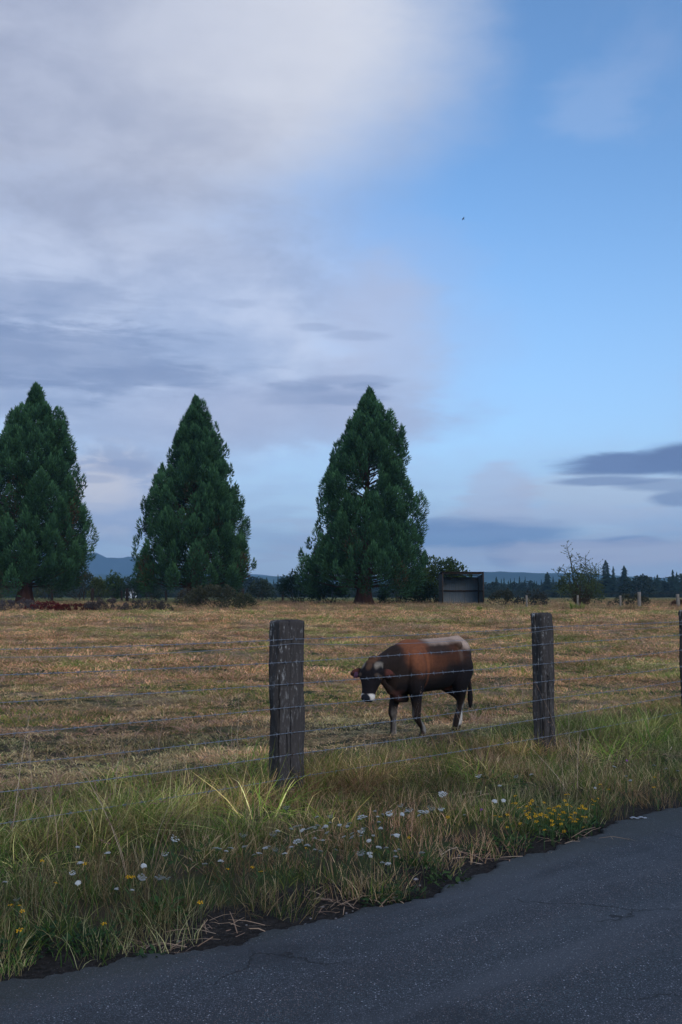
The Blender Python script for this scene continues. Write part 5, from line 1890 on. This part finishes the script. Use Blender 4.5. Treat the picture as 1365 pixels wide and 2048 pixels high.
# ------------------------------------------------------------------ distant trees
def far_conifer_mesh(seed, full=.5):
    """unit-height fir: trunk plus tiers of drooping ragged boughs"""
    r = np.random.default_rng(seed)
    V, F, c = [], [], []
    tiers = 26
    for k in range(tiers):
        t = .08 + .92 * k / tiers
        R_ = .19 * full / .5 * (1 - t) ** .8 * r.uniform(.7, 1.2) + .008
        for q in range(11):
            a = r.uniform(0, 6.28); l = R_ * r.uniform(.5, 1.15)
            d = np.array((math.cos(a), math.sin(a), -.25 + .4 * t)); s = np.array((-math.sin(a), math.cos(a), 0)) * l * .30
            b = np.array((0, 0, t)); n = len(V)
            V += [b + np.array((0, 0, .012)), b + d * l * .55 + s, b + d * l + np.array((0, 0, -.012)), b + d * l * .55 - s, b + d * l * .5 + np.array((0, 0, .035))]
            F += [(n, n + 1, n + 2, n + 4), (n, n + 4, n + 2, n + 3)]
            cc_ = np.array((.016, .036, .022)) * r.uniform(.6, 1.5)
            c += [cc_] * 5
    tr_ = MB().tube([(0, 0, -.06), (0, 0, .5), (0, 0, .99)], [.016, .010, .002], 5, col=(.035, .025, .018)).mesh('trunk', M_twig)
    return mesh_np('crown', V, np.array(F), M_needle, c), tr_


def far_leafy_mesh(seed, c0, c1):
    r = np.random.default_rng(seed)
    nl = 34; C, O = [], []
    for q in range(nl):
        a = r.uniform(0, 6.28); z = r.uniform(.22, .9); k = math.sqrt(max(.05, 1 - ((z - .45) / .5) ** 2)) * r.uniform(.4, 1)
        C.append((.42 * k * math.cos(a), .42 * k * math.sin(a), z)); O.append((math.cos(a), math.sin(a), .4))
    s = r.uniform(.08, .16, nl)
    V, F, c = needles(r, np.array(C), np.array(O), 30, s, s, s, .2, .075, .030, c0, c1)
    tr_ = MB().tube([(0, 0, -.06), (.01, 0, .3), (0, 0, .6)], [.03, .022, .01], 5, col=(.04, .032, .025)).mesh('trunk', M_twig)
    return mesh_np('crown', V, F, M_leaf, c), tr_


fir = [far_conifer_mesh(500 + k, (.5, .36, .62, .45)[k]) for k in range(4)]
lea = [far_leafy_mesh(520, (.016, .028, .018), (.045, .065, .035)), far_leafy_mesh(521, (.020, .030, .018), (.055, .07, .035)), far_leafy_mesh(522, (.014, .026, .018), (.035, .055, .030))]


def far_tree(px, pyt, Yd, kind, label, group, wide=1.0):
    b = at_depth(px, 1190, Yd)
    base = Vector((b.x, Yd, float(gz(b.x, Yd))))
    h = at_depth(px, pyt, Yd).z - base.z
    me1, me2 = (fir if kind == 'fir' else lea)[random.randrange(4 if kind == 'fir' else 3)]
    e = empty('fir_tree' if kind == 'fir' else 'leafy_tree', base, random.uniform(0, 6.28))
    w = h * wide * (1.0 if kind == 'fir' else 1.3)
    for nm, m_ in (('crown', me1), ('trunk', me2)):
        o = link(nm, m_, e); o.scale = (w, w, h)
    tag(e, label, 'tree', group)
    return e


TG = 'distant treeline beyond the fields'
far_tree(1213, 1120, 330, 'fir', 'tallest dark fir of the distant treeline, right of the wispy thicket', TG, 1.5)
far_tree(1228, 1132, 335, 'fir', 'slender fir between the two tall firs of the distant treeline', TG, 1.0)
far_tree(1250, 1131, 325, 'fir', 'tall open branched fir, second tallest right of the wispy thicket', TG, 1.7)
far_tree(1347, 1139, 340, 'fir', 'tall narrow fir near the right edge of the treeline', TG, 1.3)
far_tree(1355, 1143, 342, 'fir', 'last narrow fir at the right picture edge', TG, 1.0)
far_tree(1096, 1144, 345, 'fir', 'single bushy fir standing above the treeline between shelter and thicket', TG, 1.9)
far_tree(1275, 1154, 250, 'leafy', 'rounded grey green tree in front of the treeline, right of the tall firs', TG, 1.6)
far_tree(1316, 1149, 340, 'fir', 'flat topped fir halfway between the rounded tree and the right edge', TG, 1.6)
lab = {'fir': 'small dark fir merging into the distant treeline', 'leafy': 'small dull green broadleaf tree merging into the distant treeline'}
for (x0, x1, n_, ylo, yhi, kinds) in ((-220, 0, 16, 1140, 1165, .5), (0, 110, 8, 1155, 1172, .5), (110, 300, 20, 1150, 1174, .45), (300, 600, 30, 1146, 1170, .7), (600, 860, 10, 1150, 1170, .6), (860, 980, 10, 1152, 1166, .8), (970, 1200, 38, 1152, 1170, .8),
                                      (1195, 1270, 10, 1150, 1168, .6), (1270, 1375, 22, 1144, 1164, .7), (1375, 1700, 30, 1140, 1165, .7)):
    for k in range(n_):
        px = x0 + (x1 - x0) * (k + random.uniform(.1, .9)) / n_
        kd = 'fir' if random.random() < kinds else 'leafy'
        far_tree(px, random.uniform(ylo, yhi) + (5 if kd == 'leafy' else 0), random.uniform(345, 430), kd, lab[kd], TG, random.uniform(.8, 1.3) * (1.25 if kd == 'leafy' else 1))

# the wood behind them that reads as one mass
r = np.random.default_rng(77)
nW = 1500
a = r.uniform(-.60, .60, nW); dd = r.uniform(440, 620, nW)
x = np.sin(a) * dd; y = np.cos(a) * dd
hh = r.uniform(3.2, 5.4, nW) * dd / 430
P = np.column_stack([x, y, gz(x, y)])
def arr(me_):
    n = len(me_.vertices); v = np.zeros(n * 3, np.float32); me_.vertices.foreach_get('co', v)
    c = np.zeros(n * 4, np.float32); me_.attributes['col'].data.foreach_get('color', c)
    f = np.array([list(p.vertices) for p in me_.polygons])
    return v.reshape(-1, 3), [f], c.reshape(-1, 4)[:, :3]
scatter('woodland', [arr(fir[0][0]), arr(fir[1][0]), arr(lea[0][0]), arr(lea[2][0])], P, np.column_stack([np.zeros(nW), np.zeros(nW), r.uniform(0, 6.28, nW)]), np.column_stack([hh * 1.2, hh * 1.2, hh]), r.integers(0, 4, nW),
        np.ones((nW, 3)) * r.uniform(.7, 1.2, (nW, 1)), M_blade)

# low hedge line closing the foot of the treeline
nW = 900
a = r.uniform(-.60, .60, nW); dd = r.uniform(300, 345, nW); x = np.sin(a) * dd; y = np.cos(a) * dd
scatter('hedge', [arr(lea[0][0]), arr(lea[1][0])], np.column_stack([x, y, gz(x, y) - .4]), np.column_stack([np.zeros(nW), np.zeros(nW), r.uniform(0, 6.28, nW)]), np.column_stack([r.uniform(1.5, 2.7, nW)] * 3) * np.array((1.4, 1.4, 1)), r.integers(0, 2, nW), np.ones((nW, 3)) * r.uniform(.7, 1.3, (nW, 1)), M_blade)

# a pale building, a speck between two of the big conifers
b = at_depth(262, 1190, 240); base = on(b.x, 240)
hs_ = empty('farm_building', base, R(14)); tag(hs_, 'tiny white farm building seen between two of the big conifers', 'building')
M_white = material('white_paint', lambda: (.62, .62, .62), .7, .3); M_roof = material('grey_roof', lambda: (.16, .16, .17), .7, .3); M_dark = material('dark_glass', lambda: (.02, .025, .03), .2, .5)
m = MB().box((0, 0, .5), (2.6, 2.6, 2.4)); m.build('wall', M_white, hs_)
m = MB(); m.add([(-1.45, -1.45, 1.65), (1.45, -1.45, 1.65), (1.45, 1.45, 1.65), (-1.45, 1.45, 1.65), (-1.45, 0, 2.4), (1.45, 0, 2.4)], [(0, 1, 5, 4), (2, 3, 4, 5), (0, 3, 2, 1)], [(0, 4, 3), (1, 2, 5)]); m.build('roof', M_roof, hs_)
MB().box((-.5, -1.31, .9), (.6, .04, .7)).build('window', M_dark, hs_); MB().box((.6, -1.31, .45), (.8, .04, 1.7)).build('door', M_dark, hs_)

# bird
c = at_depth(927, 438, 48)
bd = MB()
Vb, Qb, Tb = loft([((x_, 0, z_), (0, 1, 0), (0, 0, 1), w_, h_, 2) for x_, z_, w_, h_ in ((-.11, .0, .012, .004), (-.07, .0, .018, .012), (-.02, 0, .026, .024), (.04, .002, .024, .024), (.065, .01, .017, .018), (.085, .012, .012, .012), (.105, .010, .003, .003))], 10)
bd.add(Vb, Qb, Tb)
brd = bd.build('body', material('dark_feathers', lambda: mix(noise(texco(), 40, 3), (.02, .02, .022), (.06, .055, .055)), .8, .2), None, smooth_=True)
be = empty('bird', c, R(25)); brd.parent = be
for s_ in (-1, 1):
    w = MB()
    prof_ = [(0, .035, -.035, 0), (.05, .035, -.04, .03), (.10, .03, -.03, .05), (.15, .01, -.025, .045), (.19, -.015, -.03, .03)]
    Vw = []
    for yy, xf, xb, zz in prof_:
        for dz_ in (.002, -.002): Vw += [(xf, s_ * yy, zz + dz_), (xb, s_ * yy, zz + dz_)]
    Qw = []
    for k in range(4):
        a_ = k * 4; Qw += [(a_, a_ + 1, a_ + 5, a_ + 4), (a_ + 2, a_ + 6, a_ + 7, a_ + 3), (a_, a_ + 4, a_ + 6, a_ + 2), (a_ + 1, a_ + 3, a_ + 7, a_ + 5)]
    w.add(Vw, Qw); o = w.build('wing', brd.data.materials[0], be)
be.scale = (.7, .7, .7)
be.rotation_euler = (R(20), 0, R(200))
tag(be, 'tiny dark bird flying high in the clear blue sky', 'bird')
